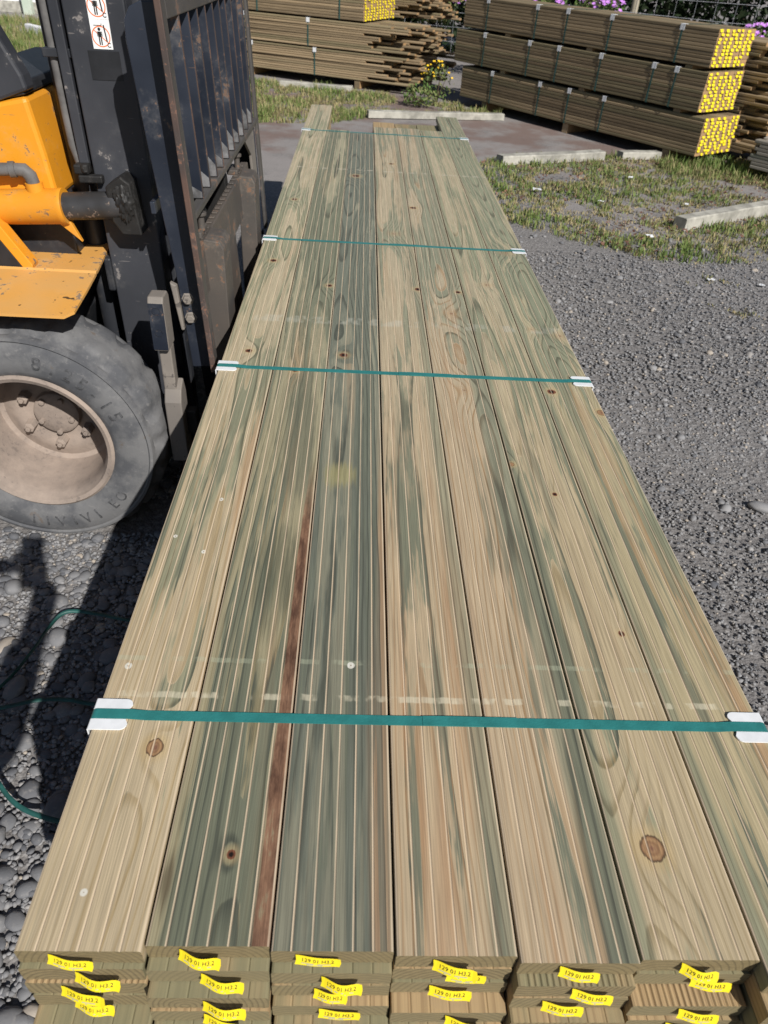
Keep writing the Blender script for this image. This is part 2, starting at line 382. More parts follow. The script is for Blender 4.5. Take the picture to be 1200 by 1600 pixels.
# loose stones
def ico(level):
    bm = bmesh.new(); bmesh.ops.create_icosphere(bm, subdivisions=level, radius=1)
    V = np.array([v.co[:] for v in bm.verts]); T = np.array([[v.index for v in f.verts] for f in bm.faces]); bm.free(); return V, T
def stones(name, P, Rr, lvl, mat, flat=(.45, .8), jag=.16):
    V0, T0 = ico(lvl); n = len(P); k = len(V0)
    th = rng.uniform(0, 2*np.pi, n); ax = rng.uniform(.75, 1.35, n); az = rng.uniform(*flat, n)
    V = V0[None]*(1 + rng.uniform(-jag, jag, (n, k, 1)))
    sc = np.stack([Rr*ax, Rr/ax**.5, Rr*az], 1); V = V*sc[:, None]
    t1 = rng.normal(0, .22, n); c, s = np.cos(t1)[:, None], np.sin(t1)[:, None]
    y, z = V[..., 1].copy(), V[..., 2].copy(); V[..., 1] = y*c-z*s; V[..., 2] = y*s+z*c
    c, s = np.cos(th)[:, None], np.sin(th)[:, None]; x, y = V[..., 0].copy(), V[..., 1].copy()
    V[..., 0] = x*c-y*s; V[..., 1] = x*s+y*c
    V += P[:, None]
    T = (T0[None] + (np.arange(n)*k)[:, None, None]).reshape(-1, 3)
    tone = np.repeat(rng.uniform(0, 1, n), k)
    return fast_mesh(name, V.reshape(-1, 3), T, mat, tone)
def stone_mat():
    g = G('river_stone'); t = g.attr('tone'); p = g.pos()
    c = g.mix(t, (.10, .103, .113), (.30, .295, .295)); c = g.mix(g.sm(t, .9, .97), c, (.36, .315, .265))
    c = g.mix(g.sm(g.noise(p, 60, 4, .65), .5, .75)*.5, c, (.32, .30, .28))
    g.bump(g.noise(p, 180, 3, .6), .3, .002); return g.fin(c, .78, .3)
M['stone'] = stone_mat()
def retone(o, f):
    a = o.data.attributes['tone'].data; v = np.empty(len(a), np.float32); a.foreach_get('value', v); a.foreach_set('value', f(v).astype(np.float32)); return o
def scatter(n, x0, x1, y0, y1, keep):
    P = np.stack([rng.uniform(x0, x1, n), rng.uniform(y0, y1, n), np.zeros(n)], 1); return P[keep(P[:, 0], P[:, 1])]
left = lambda x, y: (x > -1.0-.35*y) & (x < -.30) & ~((x > -1.30) & (x < -.60) & (y > 1.85) & (y < 2.05))
right = lambda x, y: (rng.uniform(0, 1, len(x)) < np.clip((2.3+.75*y-x)/1.3, 0, 1)) & (x > .50)
def gravel(name, P, Rr, lvl, **k):
    P = P.copy(); P[:, 2] = Rr*rng.uniform(*(k.pop('zr') if 'zr' in k else (-.05, .28)), len(P)); return tag(stones(name, P, Rr, lvl, M['stone'], **k), kind='stuff')
P = scatter(5200, -2., -.3, .1, 2.3, left); gl = gravel('pebbles', P, np.clip(rng.lognormal(-4.5, .45, len(P)), .005, .034), 2, jag=.1, flat=(.3, .65))
retone(gl, lambda v: np.where(v > .95, v, v*.5))
tag(gl, 'smooth grey river pebbles on the ground left of the timber pack', 'pebbles')
P = scatter(30000, -2., -.3, .1, 2.4, left); tag(retone(gravel('fine_gravel', P, rng.uniform(.003, .0085, len(P)), 1), lambda v: .35+v*.63), 'fine grey gravel between the pebbles left of the pack', 'gravel')
P = scatter(125000, .5, 5.2, -.3, 5.0, right); d = np.clip((P[:, 1]-.2)/4.8, 0, 1); P = P[rng.uniform(0, 1, len(P)) > d*.75]
tag(gravel('crushed_gravel', P, rng.uniform(.0024, .0072, len(P))*(1+.25*(P[:, 1] > 2.5)), 1, jag=.24, zr=(-.38, .1)), 'crushed grey gravel right of the timber pack', 'gravel')
P = scatter(2800, .5, 5.2, -.3, 5.4, right); tag(gravel('larger_gravel', P, np.clip(rng.lognormal(-4.65, .38, len(P)), .006, .028), 2, jag=.1, zr=(-.4, .05)), 'larger grey stones among the gravel right of the pack', 'stones')
def lone(name, x, y, r, label, flat=.5, t=.75):
    o = stones(name, np.array([[x, y, r*.22]]), np.array([r]), 3, M['stone'], flat=(flat, flat+.01), jag=.05)
    o.data.attributes['tone'].data.foreach_set('value', [t]*len(o.data.vertices)); return tag(o, label, 'stone')
lone('large_stone', 1.562, 2.115, .036, 'large flat grey stone lying on the crushed gravel')

# grass and weeds
def grass_mat(name, dry, green):
    g = G(name); t = g.attr('tone'); c = g.mix(g.sm(t, .25, .8), dry, green); g.b.inputs['Subsurface Weight'].default_value = 0
    return g.fin(c, .7, .2)
M['grass'] = grass_mat('grass_blades', (.33, .27, .14), (.135, .195, .05)); M['drygrass'] = grass_mat('dry_grass_blades', (.36, .29, .17), (.17, .19, .06))
M['litter'] = simple('dead_leaf_litter', (.16, .085, .06), .9, .2, var=.5, vscale=3)
def blades(name, centers, per, h, spread, mat, tones, w=.0035, lean=.55):
    V, T, tn = [], [], []; c = 0
    C = np.repeat(centers, per, 0); n = len(C); hh = np.repeat(h, per)*rng.uniform(.35, 1.15, n)
    C = C + np.concatenate([rng.normal(0, 1, (n, 2))*np.repeat(spread, per)[:, None], np.zeros((n, 1))], 1)
    th = rng.uniform(0, 2*np.pi, n); ln = rng.uniform(.1, 1, n)*lean; dx, dy = np.cos(th), np.sin(th)
    ww = w*rng.uniform(.6, 1.5, n); tip = C + np.stack([dx*ln*hh*1.2, dy*ln*hh*1.2, hh*(1-.35*ln)], 1); mid = C + np.stack([dx*ln*hh*.35, dy*ln*hh*.35, hh*.6], 1)
    sx, sy = -dy*ww, dx*ww; S = np.stack([sx, sy, np.zeros(n)], 1)
    V = np.stack([C-S, C+S, mid+S*.8, mid-S*.8, tip], 1).reshape(-1, 3); o = (np.arange(n)*5)[:, None]
    T = np.concatenate([o+np.array([[0, 1, 2]]), o+np.array([[0, 2, 3]]), o+np.array([[3, 2, 4]])], 0)
    tone = np.clip(np.repeat(np.repeat(tones, per) + rng.normal(0, .18, n), 5), 0, 1)
    return fast_mesh(name, V, T, mat, tone, smooth=False)
def in_poly(x, y, poly):
    c = np.zeros(len(x), bool); j = len(poly)-1
    for i in range(len(poly)):
        (xi, yi), (xj, yj) = poly[i], poly[j]
        c ^= ((yi > y) != (yj > y)) & (x < (xj-xi)*(y-yi)/(yj-yi+1e-9)+xi); j = i
    return c
def patch(name, poly, n, label, mat='grass', h=(.04, .11), per=9, g0=.5, thr=-.05, freq=1.6):
    xs_, ys_ = [p[0] for p in poly], [p[1] for p in poly]
    P = scatter(n, min(xs_), max(xs_), min(ys_), max(ys_), lambda x, y: in_poly(x, y, poly))
    f = np.array([mnoise.noise((a*freq, b*freq, 3.3)) + .5*mnoise.noise((a*freq*3, b*freq*3, 7)) for a, b, _ in P]); k = f > thr; P, f = P[k], f[k]
    hh = rng.uniform(*h, len(P))*(.7+np.clip(f-thr, 0, 1)*.8); tones = np.clip(g0 + f*.55 + rng.normal(0, .12, len(P)), 0, 1)
    P[:, 2] = -.005
    return tag(blades(name, P, per, hh, np.full(len(P), .02), M[mat], tones), label, 'grass', kind='stuff')
RP = [(1.05, 5.65), (1.1, 7.4), (1.5, 7.9), (2.7, 8.2), (3.6, 8.0), (4.9, 8.5), (5.4, 6.5), (4.0, 5.6), (2.9, 5.0), (2.1, 4.85), (1.5, 5.3)]
patch('grass_patch', RP, 5200, 'rough green and straw grass between gravel and the right hand packs', g0=.5, thr=-.25, h=(.02, .06), per=9)
patch('dry_grass_patch', RP, 3800, 'dry straw coloured grass between gravel and the right hand packs', 'drygrass', g0=.25, thr=-.15, h=(.012, .04), per=6, freq=2.3)
LP = [(-2.2, 9.6), (-2.2, 11.9), (-.3, 11.35), (.7, 11.0), (1.2, 10.7), (1.75, 10.0), (1.6, 9.75), (.1, 9.4), (-.35, 8.9), (-1.2, 8.7)]
patch('grass_strip', LP, 4600, 'grass strip in front of the ragged ended packs', g0=.48, thr=-.22, h=(.03, .10), per=10)
patch('grass_verge', [(-9, 12.6), (-8, 17.2), (-3.5, 17.2), (-3.0, 12.6)], 6000, 'green roadside verge below the white building', g0=.62, thr=-.4, h=(.06, .2), per=8)
patch('sparse_weeds', [(2.2, 3.4), (2.1, 4.6), (3.6, 5.2), (4.2, 4.6), (3.2, 3.4)], 700, 'sparse dry weeds on the gravel right of the pack', 'drygrass', g0=.3, thr=.25, h=(.015, .04), per=8, freq=3)
patch('pack_foot_grass', [(3.0, 7.55), (3.0, 8.0), (4.4, 8.2), (4.4, 7.3), (3.6, 7.1)], 900, 'taller green grass at the foot of the yellow tagged packs', g0=.62, thr=-.3, h=(.04, .12), per=7)
def leaflitter():
    P = scatter(2600, 1.1, 4.6, 4.6, 8.0, lambda x, y: in_poly(x, y, RP)); f = np.array([mnoise.noise((a*1.3, b*1.3, 9)) for a, b, _ in P]); P = P[f > .02]
    n = len(P); th = rng.uniform(0, 6.28, n); a = rng.uniform(.008, .022, n); b = a*rng.uniform(.3, .7, n)
    cs, sn = np.cos(th), np.sin(th); q = []
    for u, v in ((-1, 0), (0, -1), (1, 0), (0, 1)):
        q.append(np.stack([P[:, 0]+u*a*cs-v*b*sn, P[:, 1]+u*a*sn+v*b*cs, .012+rng.uniform(0, .02, n)], 1))
    V = np.stack(q, 1).reshape(-1, 3); T = np.arange(n*4).reshape(-1, 4)
    return tag(fast_mesh('leaf_litter', V, T, M['litter'], smooth=False), 'dead brown leaves lying in the grass right of the pack', 'leaves', kind='stuff')
leaflitter()

# timber kerbs and offcuts lying on the ground
def beam(name, a, b, wd, ht, label, z0=0., mat='concrete'):
    a, b = Vector((*a, 0)), Vector((*b, 0)); d = b-a; L = d.length; m = MB(); n = max(3, int(L/.25))
    prof = [(-wd/2, 0), (wd/2, 0), (wd/2, ht*.88), (wd*.42, ht), (-wd*.42, ht), (-wd/2, ht*.88)]; vs = []
    for i in range(n+1):
        j = rnd.uniform(-.004, .004)
        for u, v in prof: vs.append((L*i/n, u+j+rnd.uniform(-.002, .002), v+rnd.uniform(-.003, .003)*(v > 0)))
    k = len(prof); fs = [tuple(range(k-1, -1, -1)), tuple(range(n*k, n*k+k))] + [(i*k+q, i*k+(q+1) % k, (i+1)*k+(q+1) % k, (i+1)*k+q) for i in range(n) for q in range(k)]
    m.add(vs, fs); o = m.build(name, M[mat]); o.location = (a.x, a.y, z0); o.rotation_euler.z = math.atan2(d.y, d.x); return tag(o, label, 'beam')
beam('timber_bearer', (-1.13, 11.25), (-.15, 11.12), .10, .07, 'grey timber bearer lying in grass before the ragged packs')
beam('timber_bearer', (.06, 9.42), (1.70, 9.78), .10, .07, 'long grey timber bearer across dirt beyond the far pack end')
beam('timber_bearer', (1.33, 7.46), (2.45, 7.95), .12, .08, 'pale grey timber bearer lying at the top edge of the right grass')
beam('timber_bearer', (2.66, 8.02), (3.10, 8.13), .12, .07, 'short grey timber offcut beside the lowest yellow tagged pack')
beam('timber_bearer', (2.47, 5.66), (3.75, 6.47), .11, .09, 'grey square timber bearer lying along the grass beside the gravel')
# litter: torn corner protectors
def scrap(x, y, s, a, label):
    m = MB(); vs = []; n = 5
    for i in range(n):
        for j in range(3): vs.append(((i/(n-1)-.5)*s, (j/2-.5)*s*.6 + .1*s*math.sin(i), .006 + .35*s*abs(math.sin(i*.9+j*.5+a))*.5))
    m.add(vs, [(i*3+j, i*3+3+j, i*3+4+j, i*3+1+j) for i in range(n-1) for j in range(2)]); o = m.build('plastic_scrap', M['white'])
    sd = o.modifiers.new('thickness', 'SOLIDIFY'); sd.thickness = .0015
    o.location = (x, y, .022 if y > 4.9 else .004); o.rotation_euler.z = a; return tag(o, label, 'litter', 'white plastic scraps on the ground')
for i, (x, y, s, l) in enumerate([(1.51, 6.48, .07, 'white plastic scrap in the grass near the bearer pile'), (2.51, 7.1, .06, 'white plastic scrap in grass below the lowest tagged pack'), (2.0, 6.23, .045, 'small white plastic scrap in the middle of the grass'),
        (2.74, 6.28, .05, 'white plastic scrap beyond the square bearer end'), (2.14, 5.35, .06, 'bright white plastic scrap at the grass edge'), (2.3, 4.55, .045, 'small white plastic scrap on the bare gravel'), (2.81, 5.86, .05, 'white plastic scrap against the square bearer'), (2.62, 4.5, .04, 'tiny white plastic scrap among the sparse weeds')]):
    scrap(x, y, s, i*1.3, l)

# ================================================================== MAIN TIMBER PACK
PX0, BW, TOP, LAY, BT = -.356, .1421, .704, .0335, .0325
def profile(w=.1395, t=BT):
    """cross-section: five V grooves on the upper face, fine reeding on the lower face (z from -t to 0)"""
    h = w/2; e = .0035; p = [(-h, -t+e), (-h+.001, -t+.001), (-h+e, -t)]
    n = 17; u0, u1 = -h+.008, h-.008; st = (u1-u0)/n
    for i in range(n): a = u0+st*i; p += [(a+st*.08, -t), (a+st*.35, -t+.0016), (a+st*.65, -t+.0016), (a+st*.92, -t)]
    p += [(h-e, -t), (h-.001, -t+.001), (h, -t+e), (h, -e), (h-.001, -.001), (h-e, 0)]
    for i in range(5, 0, -1):
        a = -h + w*i/6; p += [(a+.0017, 0), (a+.0003, -.0010), (a-.0003, -.0010), (a-.0017, 0)]
    return p + [(-h+e, 0), (-h+.001, -.001), (-h, -e)]
PROF = profile()
_bm = {}
def board_mesh(L, mat, key=None):
    key = key or (round(L, 3), mat.name)
    if key in _bm: return _bm[key]
    m = MB(); m.prism(PROF, 'y', 0, L); _bm[key] = m.mesh('board', mat); return _bm[key]
pack = empty('timber_pack', (.14, 2.9, .101), 'strapped pack of grooved green treated decking boards beside the forklift', 'timber pack')
OL, TN = (.17, .175, .105), (.47, .365, .205)
top_specs = [
 dict(y0=.324, y1=5.615, light=(.445, .36, .24), dark=(.30, .215, .105), green=(.235, .238, .158), gbias=.10, seed=1.3, ring=.0072, cz=-.045,
      knots=[(.026, .582, .012, 1), (-.005, 1.819, .010, 0), (-.011, 2.53, .012, 0), (-.012, .387, .005, 2), (-.04, 1.033, .004, 2), (.02, .992, .005, 2), (.027, 1.151, .005, 2), (-.047, .724, .006, 2), (.0, 3.3, .012, 0)]),
 dict(y0=.330, y1=4.82, light=(.30, .265, .17), dark=(.17, .14, .075), green=(.14, .15, .105), gbias=.18, seed=2.9, ring=.0075, cz=-.04, wane=(.047, 1.05),
      knots=[(.011, .434, .006, 0), (-.013, 1.719, .009, 0), (.052, 2.323, .010, 0)],
      patches=[(.005, .93, .035, .16, (.085, .09, .062)), (-.06, .40, .012, .05, (.07, .05, .03)), (.02, 1.5, .04, .3, (.12, .125, .09))]),
 dict(y0=.325, y1=4.76, light=(.20, .195, .145), dark=(.085, .09, .072), green=(.118, .13, .105), gbias=.30, seed=4.6, ring=.0062, cz=-.075,
      knots=[(-.028, 1.818, .011, 0), (-.021, 3.756, .018, 0), (.013, .735, .007, 2)], patches=[(-.015, 1.25, .035, .05, (.30, .27, .13))]),
 dict(y0=.321, y1=4.97, light=(.435, .34, .225), dark=(.27, .165, .085), green=(.205, .212, .15), gbias=.05, seed=6.2, ring=.0078, cz=-.035, edges=[(.035, .05)],
      knots=[(.064, 2.329, .012, 0), (.019, 4.045, .012, 0), (.0, 2.9, .018, 3)]),
 dict(y0=.314, y1=4.985, light=(.43, .335, .225), dark=(.29, .18, .09), green=(.20, .21, .15), gbias=.04, seed=8.1, ring=.0080, cz=-.04, edges=[(.022, .034)],
      knots=[(.005, 1.648, .015, 3), (.016, 2.14, .02, 3), (-.05, 3.268, .014, 0), (.055, 2.32, .009, 0)]),
 dict(y0=.318, y1=4.96, light=(.42, .34, .22), dark=(.25, .19, .10), green=(.215, .226, .152), gbias=.10, seed=9.7, ring=.0075, cz=-.04, edges=[(-.05, -.062)],
      knots=[(-.018, .448, .016, 1), (.046, .818, .006, 0), (.011, 1.21, .006, 0), (-.066, 1.317, .007, 1), (.02, 2.4, .014, 3)]),
 dict(y0=.295, y1=5.45, light=(.395, .33, .205), dark=(.24, .195, .10), green=(.195, .21, .145), gbias=.15, seed=11.4, ring=.0068, cz=-.05, edges=[(-.045, -.06)],
      knots=[(-.005, 2.743, .02, 3), (-.046, 1.661, .011, 0), (.062, 1.563, .011, 1), (.05, 2.012, .016, 3), (-.03, 2.05, .010, 3)]),
]
def tag_meshes():
    """yellow stapled end tags with printed text, curled in three ways"""
    cu = bpy.data.curves.new('tag_text', 'FONT'); cu.body = '129 01 H3.2'; cu.size = .0084; cu.align_x = 'CENTER'; cu.resolution_u = 2
    to = bpy.data.objects.new('tag_text', cu); COL.objects.link(to); bpy.context.view_layer.update()
    tm = bpy.data.meshes.new_from_object(to.evaluated_get(bpy.context.evaluated_depsgraph_get()))
    tv = [v.co.copy() for v in tm.vertices]; tf = [tuple(p.vertices) for p in tm.polygons]
    bpy.data.objects.remove(to); bpy.data.meshes.remove(tm); out = []
    L, Hh = .050, .0155
    for c1, c2, fold in ((.004, .25, 0), (.007, .35, .2), (.002, .15, -.25), (.005, .55, .1)):
        m = MB()
        def bend(u, v, off):           # u along the tag, v downwards: y comes out of the board end
            s = (u/L+.5); out_ = c1*math.sin(math.pi*min(1, s*1.05))**1.5 + c2*.02*s*s
            k = .34 + fold*.6*s
            return (u, -.0012 - out_ - (.021-v)*0 - v*k - off, -v*math.sqrt(max(.15, 1-k*k)) - .003*s*s)
        n = 12
        vs = [bend((i/n-.5)*L + (.0012 if (i in (0, n) and j == 1) else 0), Hh*j/2, 0) for i in range(n+1) for j in range(3)]
        m.add(vs, [(i*3+j, i*3+3+j, i*3+4+j, i*3+1+j) for i in range(n) for j in range(2)])
        m.cur = 1; m.add([bend(v.x*.88, .0090-v.y, .0004) for v in tv], tf)
        m.cur = 2
        for a, b, r in ((-.018, -.004, .0108), (.0, .015, .0108), (-.012, .006, .0130)):
            m.add([bend(a, r, .0004), bend(b, r, .0004), bend(b, r+.0016, .0004), bend(a, r+.0016, .0004)], [(0, 1, 2, 3)])
        out.append(m.mesh('end_tag', [M['tag'], M['ink'], M['inkgrey']]))
    return out
TAGS = tag_meshes()
def add_tag(board, x, z, rot, tilt=0., k=None):
    o = bpy.data.objects.new('end_tag', TAGS[k if k is not None else rnd.randrange(4)]); COL.objects.link(o); o.parent = board
    o.location = (x, 0, z); o.rotation_euler = (tilt, rot, 0); q = rnd.choice((1, 1, .95, .9, 1.03, .8)); o.scale = (q, 1, rnd.uniform(.85, 1.05)); return o
for i, sp in enumerate(top_specs):
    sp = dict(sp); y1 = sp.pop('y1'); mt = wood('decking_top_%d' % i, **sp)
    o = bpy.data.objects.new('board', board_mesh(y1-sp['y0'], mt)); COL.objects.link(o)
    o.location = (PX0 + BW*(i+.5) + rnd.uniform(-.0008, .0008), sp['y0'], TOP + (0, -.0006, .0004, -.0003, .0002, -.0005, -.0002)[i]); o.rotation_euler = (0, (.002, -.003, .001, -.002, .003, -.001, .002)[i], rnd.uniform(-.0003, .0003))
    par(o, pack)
    tx = {0: -.008, 1: -.008, 2: -.016, 3: -.002, 4: .0, 5: .0, 6: .0}[i]
    add_tag(o, tx, -.008, [.12, .14, .07, .05, .1, .14, .05][i], k=i % 4)
M['deck'] = wood_generic('decking_lower', (.40, .285, .155), (.24, .16, .085), (.19, .19, .115))
fl = [[.008, .004, .002, .030, .004, .02], [.018, .022, .004, .026, .004, .01], [.014, .002, .014, .012, .016, .01], [.002, .004, .028, .003, .02, .01], [.016, .002, .020, .003, .016, .01], [.004, .030, .006, .022, .014, .01], [.030, .01, .016, .004, .02, .01]]
far_end = [5.50, 4.68, 4.66, 5.33, 5.30, 5.33, 5.40]
for c in range(7):
    yb = top_specs[c]['y0']
    for L in range(1, 18):
        yb -= fl[c][L-1]*.75 if L <= 6 else (rnd.uniform(-.022, .022) if L % 2 else rnd.uniform(-.01, .012))
        yb = max(yb, .195)
        y1 = far_end[c] + rnd.choice([-.06, -.02, 0, .02, .04]); Lm = round((y1-yb)/.1)*.1
        o = bpy.data.objects.new('board', board_mesh(Lm, M['deck'])); COL.objects.link(o)
        xo = rnd.uniform(-.0012, .0012); z = TOP - LAY*L
        flip = (c, L) in ((0, 2), (0, 5), (4, 1), (5, 2), (6, 3), (2, 5), (3, 6), (5, 5), (1, 6)) or (L > 6 and rnd.random() < .5)
        o.location = (PX0 + BW*(c+.5) + xo, yb, z - (BT if flip else 0))
        if flip: o.rotation_euler.y = math.pi
        par(o, pack)
        if L <= 8 or rnd.random() < .5:
            t = add_tag(o, rnd.uniform(-.02, .02) + (.01 if not flip else -.01), -.007 if not flip else -BT+.007, (rnd.uniform(.02, .16)) + (math.pi if flip else 0))
# straps
CPM = None
def corner_mesh():
    """white plastic angle: two rounded ears either side of the strap on each leg"""
    m = MB(); a, t = .052, .0024
    def ear(sg):
        r = .010; y0, y1 = .0088*sg, .026*sg; n = 5
        pts = [(.0, y0), (-a+.004, y0)] + [(-a+r*(1-math.sin(R(q)))+.0, y1-sg*r*(1-math.cos(R(q)))) for q in np.linspace(90, 0, n)] + [(.0, y1)]
        return pts if sg > 0 else pts[::-1]
    for sg in (-1, 1):
        p = ear(sg); m.prism(p[::-1], 'z', .0003, t)
        m.prism([(y, x) for x, y in p], 'x', .0003, t)
        m.prism([(0, .0003), (0, t), (.0012, t*.9), (t*.9, .0012), (t, 0), (.0003, 0)], 'y', min(.0088*sg, .026*sg), max(.0088*sg, .026*sg))
    m.box(-a+.004, 0, -.0088, .0088, .0003, t*.8); m.box(.0003, t*.8, -.0088, .0088, -a+.004, 0); 
    return m.mesh('corner_protector', M['white'])
CPM = corner_mesh()
PXL, PXR, ZB = PX0-.0015, PX0+BW*7+.0015, TOP-LAY*17-BT
for i, (sy, label) in enumerate(((.634, None), (1.7224, None), (2.764, None), (4.769, None))):
    m = MB(); e = .0034; path = []
    def arc(cx, cz, a0, a1, r=.006): return [(cx+r*math.cos(R(a)), sy, cz+r*math.sin(R(a))) for a in np.linspace(a0, a1, 5)]
    zt = TOP+.0008
    path = [(PXL+.09, sy, zt), (PXL+.055, sy, zt+.0024)] ; lead = [(.1, sy, zt)]
    loop = [(.14, sy, zt), (PXL+.075, sy, zt), (PXL+.05, sy, zt+.0026)] + [(PXL-.0032+.0065*(1-math.cos(R(a))), sy, zt+.0026-.0065*(1-math.sin(R(a)))) for a in (90, 60, 30, 0)]
    loop += [(PXL-.0032, sy, ZB+.004), (PXL+.003, sy, ZB-.003), (PXR-.003, sy, ZB-.003), (PXR+.0032, sy, ZB+.004)]
    loop += [(PXR+.0032-.0065*(1-math.cos(R(a))), sy, zt+.0026-.0065*(1-math.sin(R(a)))) for a in (0, 30, 60, 90)] + [(PXR-.05, sy, zt+.0026), (PXR-.075, sy, zt), (.14, sy, zt)]
    m.ribbon(loop, (0, 1, 0), .0165, .0009)
    st = m.build('strap', M['strap'], pack)
    mw = MB(); mw.ribbon([(.120, sy, zt+.0008), (.15, sy, zt+.0014), (.215, sy, zt+.0012), (.262, sy, zt+.0010)], (0, 1, 0), .0168, .0008)
    weld = mw.build('strap_overlap', M['strap'], st)
    for sgn, xx in ((-1, PXL), (1, PXR)):
        o = bpy.data.objects.new('corner_protector', CPM); COL.objects.link(o); o.location = (xx, sy, TOP+.0006)
        if sgn < 0: o.rotation_euler.z = math.pi
        par(o, st); o.rotation_euler.z = math.pi if sgn < 0 else 0
def textmesh(body, size, mat, name, extrude=0., align='CENTER'):
    cu = bpy.data.curves.new(name, 'FONT'); cu.body = body; cu.size = size; cu.align_x = align; cu.extrude = extrude; cu.resolution_u = 3
    to = bpy.data.objects.new(name, cu); COL.objects.link(to); bpy.context.view_layer.update()
    me = bpy.data.meshes.new_from_object(to.evaluated_get(bpy.context.evaluated_depsgraph_get())); bpy.data.objects.remove(to)
    me.materials.clear(); me.materials.append(mat); return me
# bearers under the pack
for yy, lab in ((.85, 'timber bearer under the front of the decking pack'), (3.6, 'timber bearer under the middle of the decking pack'), (4.5, 'timber bearer under the far end of the decking pack')):
    m = MB(); m.box(-.36, .645, yy-.05, yy+.05, 0, ZB-.0015-.003); tag(m.build('pack_bearer', M['deck'], bevel=.003), lab, 'bearer')

# loose green straps on the gravel
def loose(pts, label, tws=(.9,)):
    p = [Vector(q) for q in pts]; path = []
    for i in range(len(p)-1):
        a, b, c, d_ = p[max(i-1, 0)], p[i], p[i+1], p[min(i+2, len(p)-1)]
        for t in np.linspace(0, 1, 8, endpoint=False):
            path.append(.5*((2*b) + (c-a)*t + (2*a-5*b+4*c-d_)*t*t + (3*b-a-3*c+d_)*t**3))
    path.append(p[-1]); m = MB(); n = len(path); vs = []
    for i, q in enumerate(path):
        t = (path[min(i+1, n-1)]-path[max(i-1, 0)]).normalized(); side = t.cross(Vector((0, 0, 1))).normalized(); tw = float(np.interp(i/(n-1), np.linspace(0, 1, len(tws)), tws))
        wdt = (side*math.cos(tw) + Vector((0, 0, 1))*math.sin(tw))*.0055; vs += [q-wdt, q+wdt]
    m.add(vs, [(2*i, 2*i+1, 2*i+3, 2*i+2) for i in range(n-1)]); o = m.build('loose_strap', M['loosestrap'], smooth=60)
    s = o.modifiers.new('thickness', 'SOLIDIFY'); s.thickness = .0009; return tag(o, label, 'strap', 'loose straps on the gravel')
loose([(-.45, 1.40, .03), (-.633, 1.431, .035), (-.72, 1.455, .03), (-.802, 1.45, .04), (-.835, 1.39, .035), (-.85, 1.305, .035), (-.89, 1.17, .04), (-1.05, .95, .03)], 'cut green strap curving round beside the tyre on the gravel', (.1, .2, .3, 1.2, 1.5, 1.5, 1.5))
loose([(-.42, 1.20, .03), (-.55, 1.165, .03), (-.631, 1.143, .03), (-.70, 1.150, .035), (-.775, 1.143, .04), (-.865, 1.115, .04), (-1.1, 1.06, .03)], 'straight piece of cut green strap on the pebbles', (.5, .3, .2, .4))
loose([(-.50, .84, .02), (-.565, .825, .03), (-.636, .827, .045), (-.718, .86, .04), (-.78, .912, .05), (-.85, 1.0, .05), (-1.0, 1.1, .03)], 'curled end of cut green strap beside the front of the pack', (.3, .4, .6, .8))

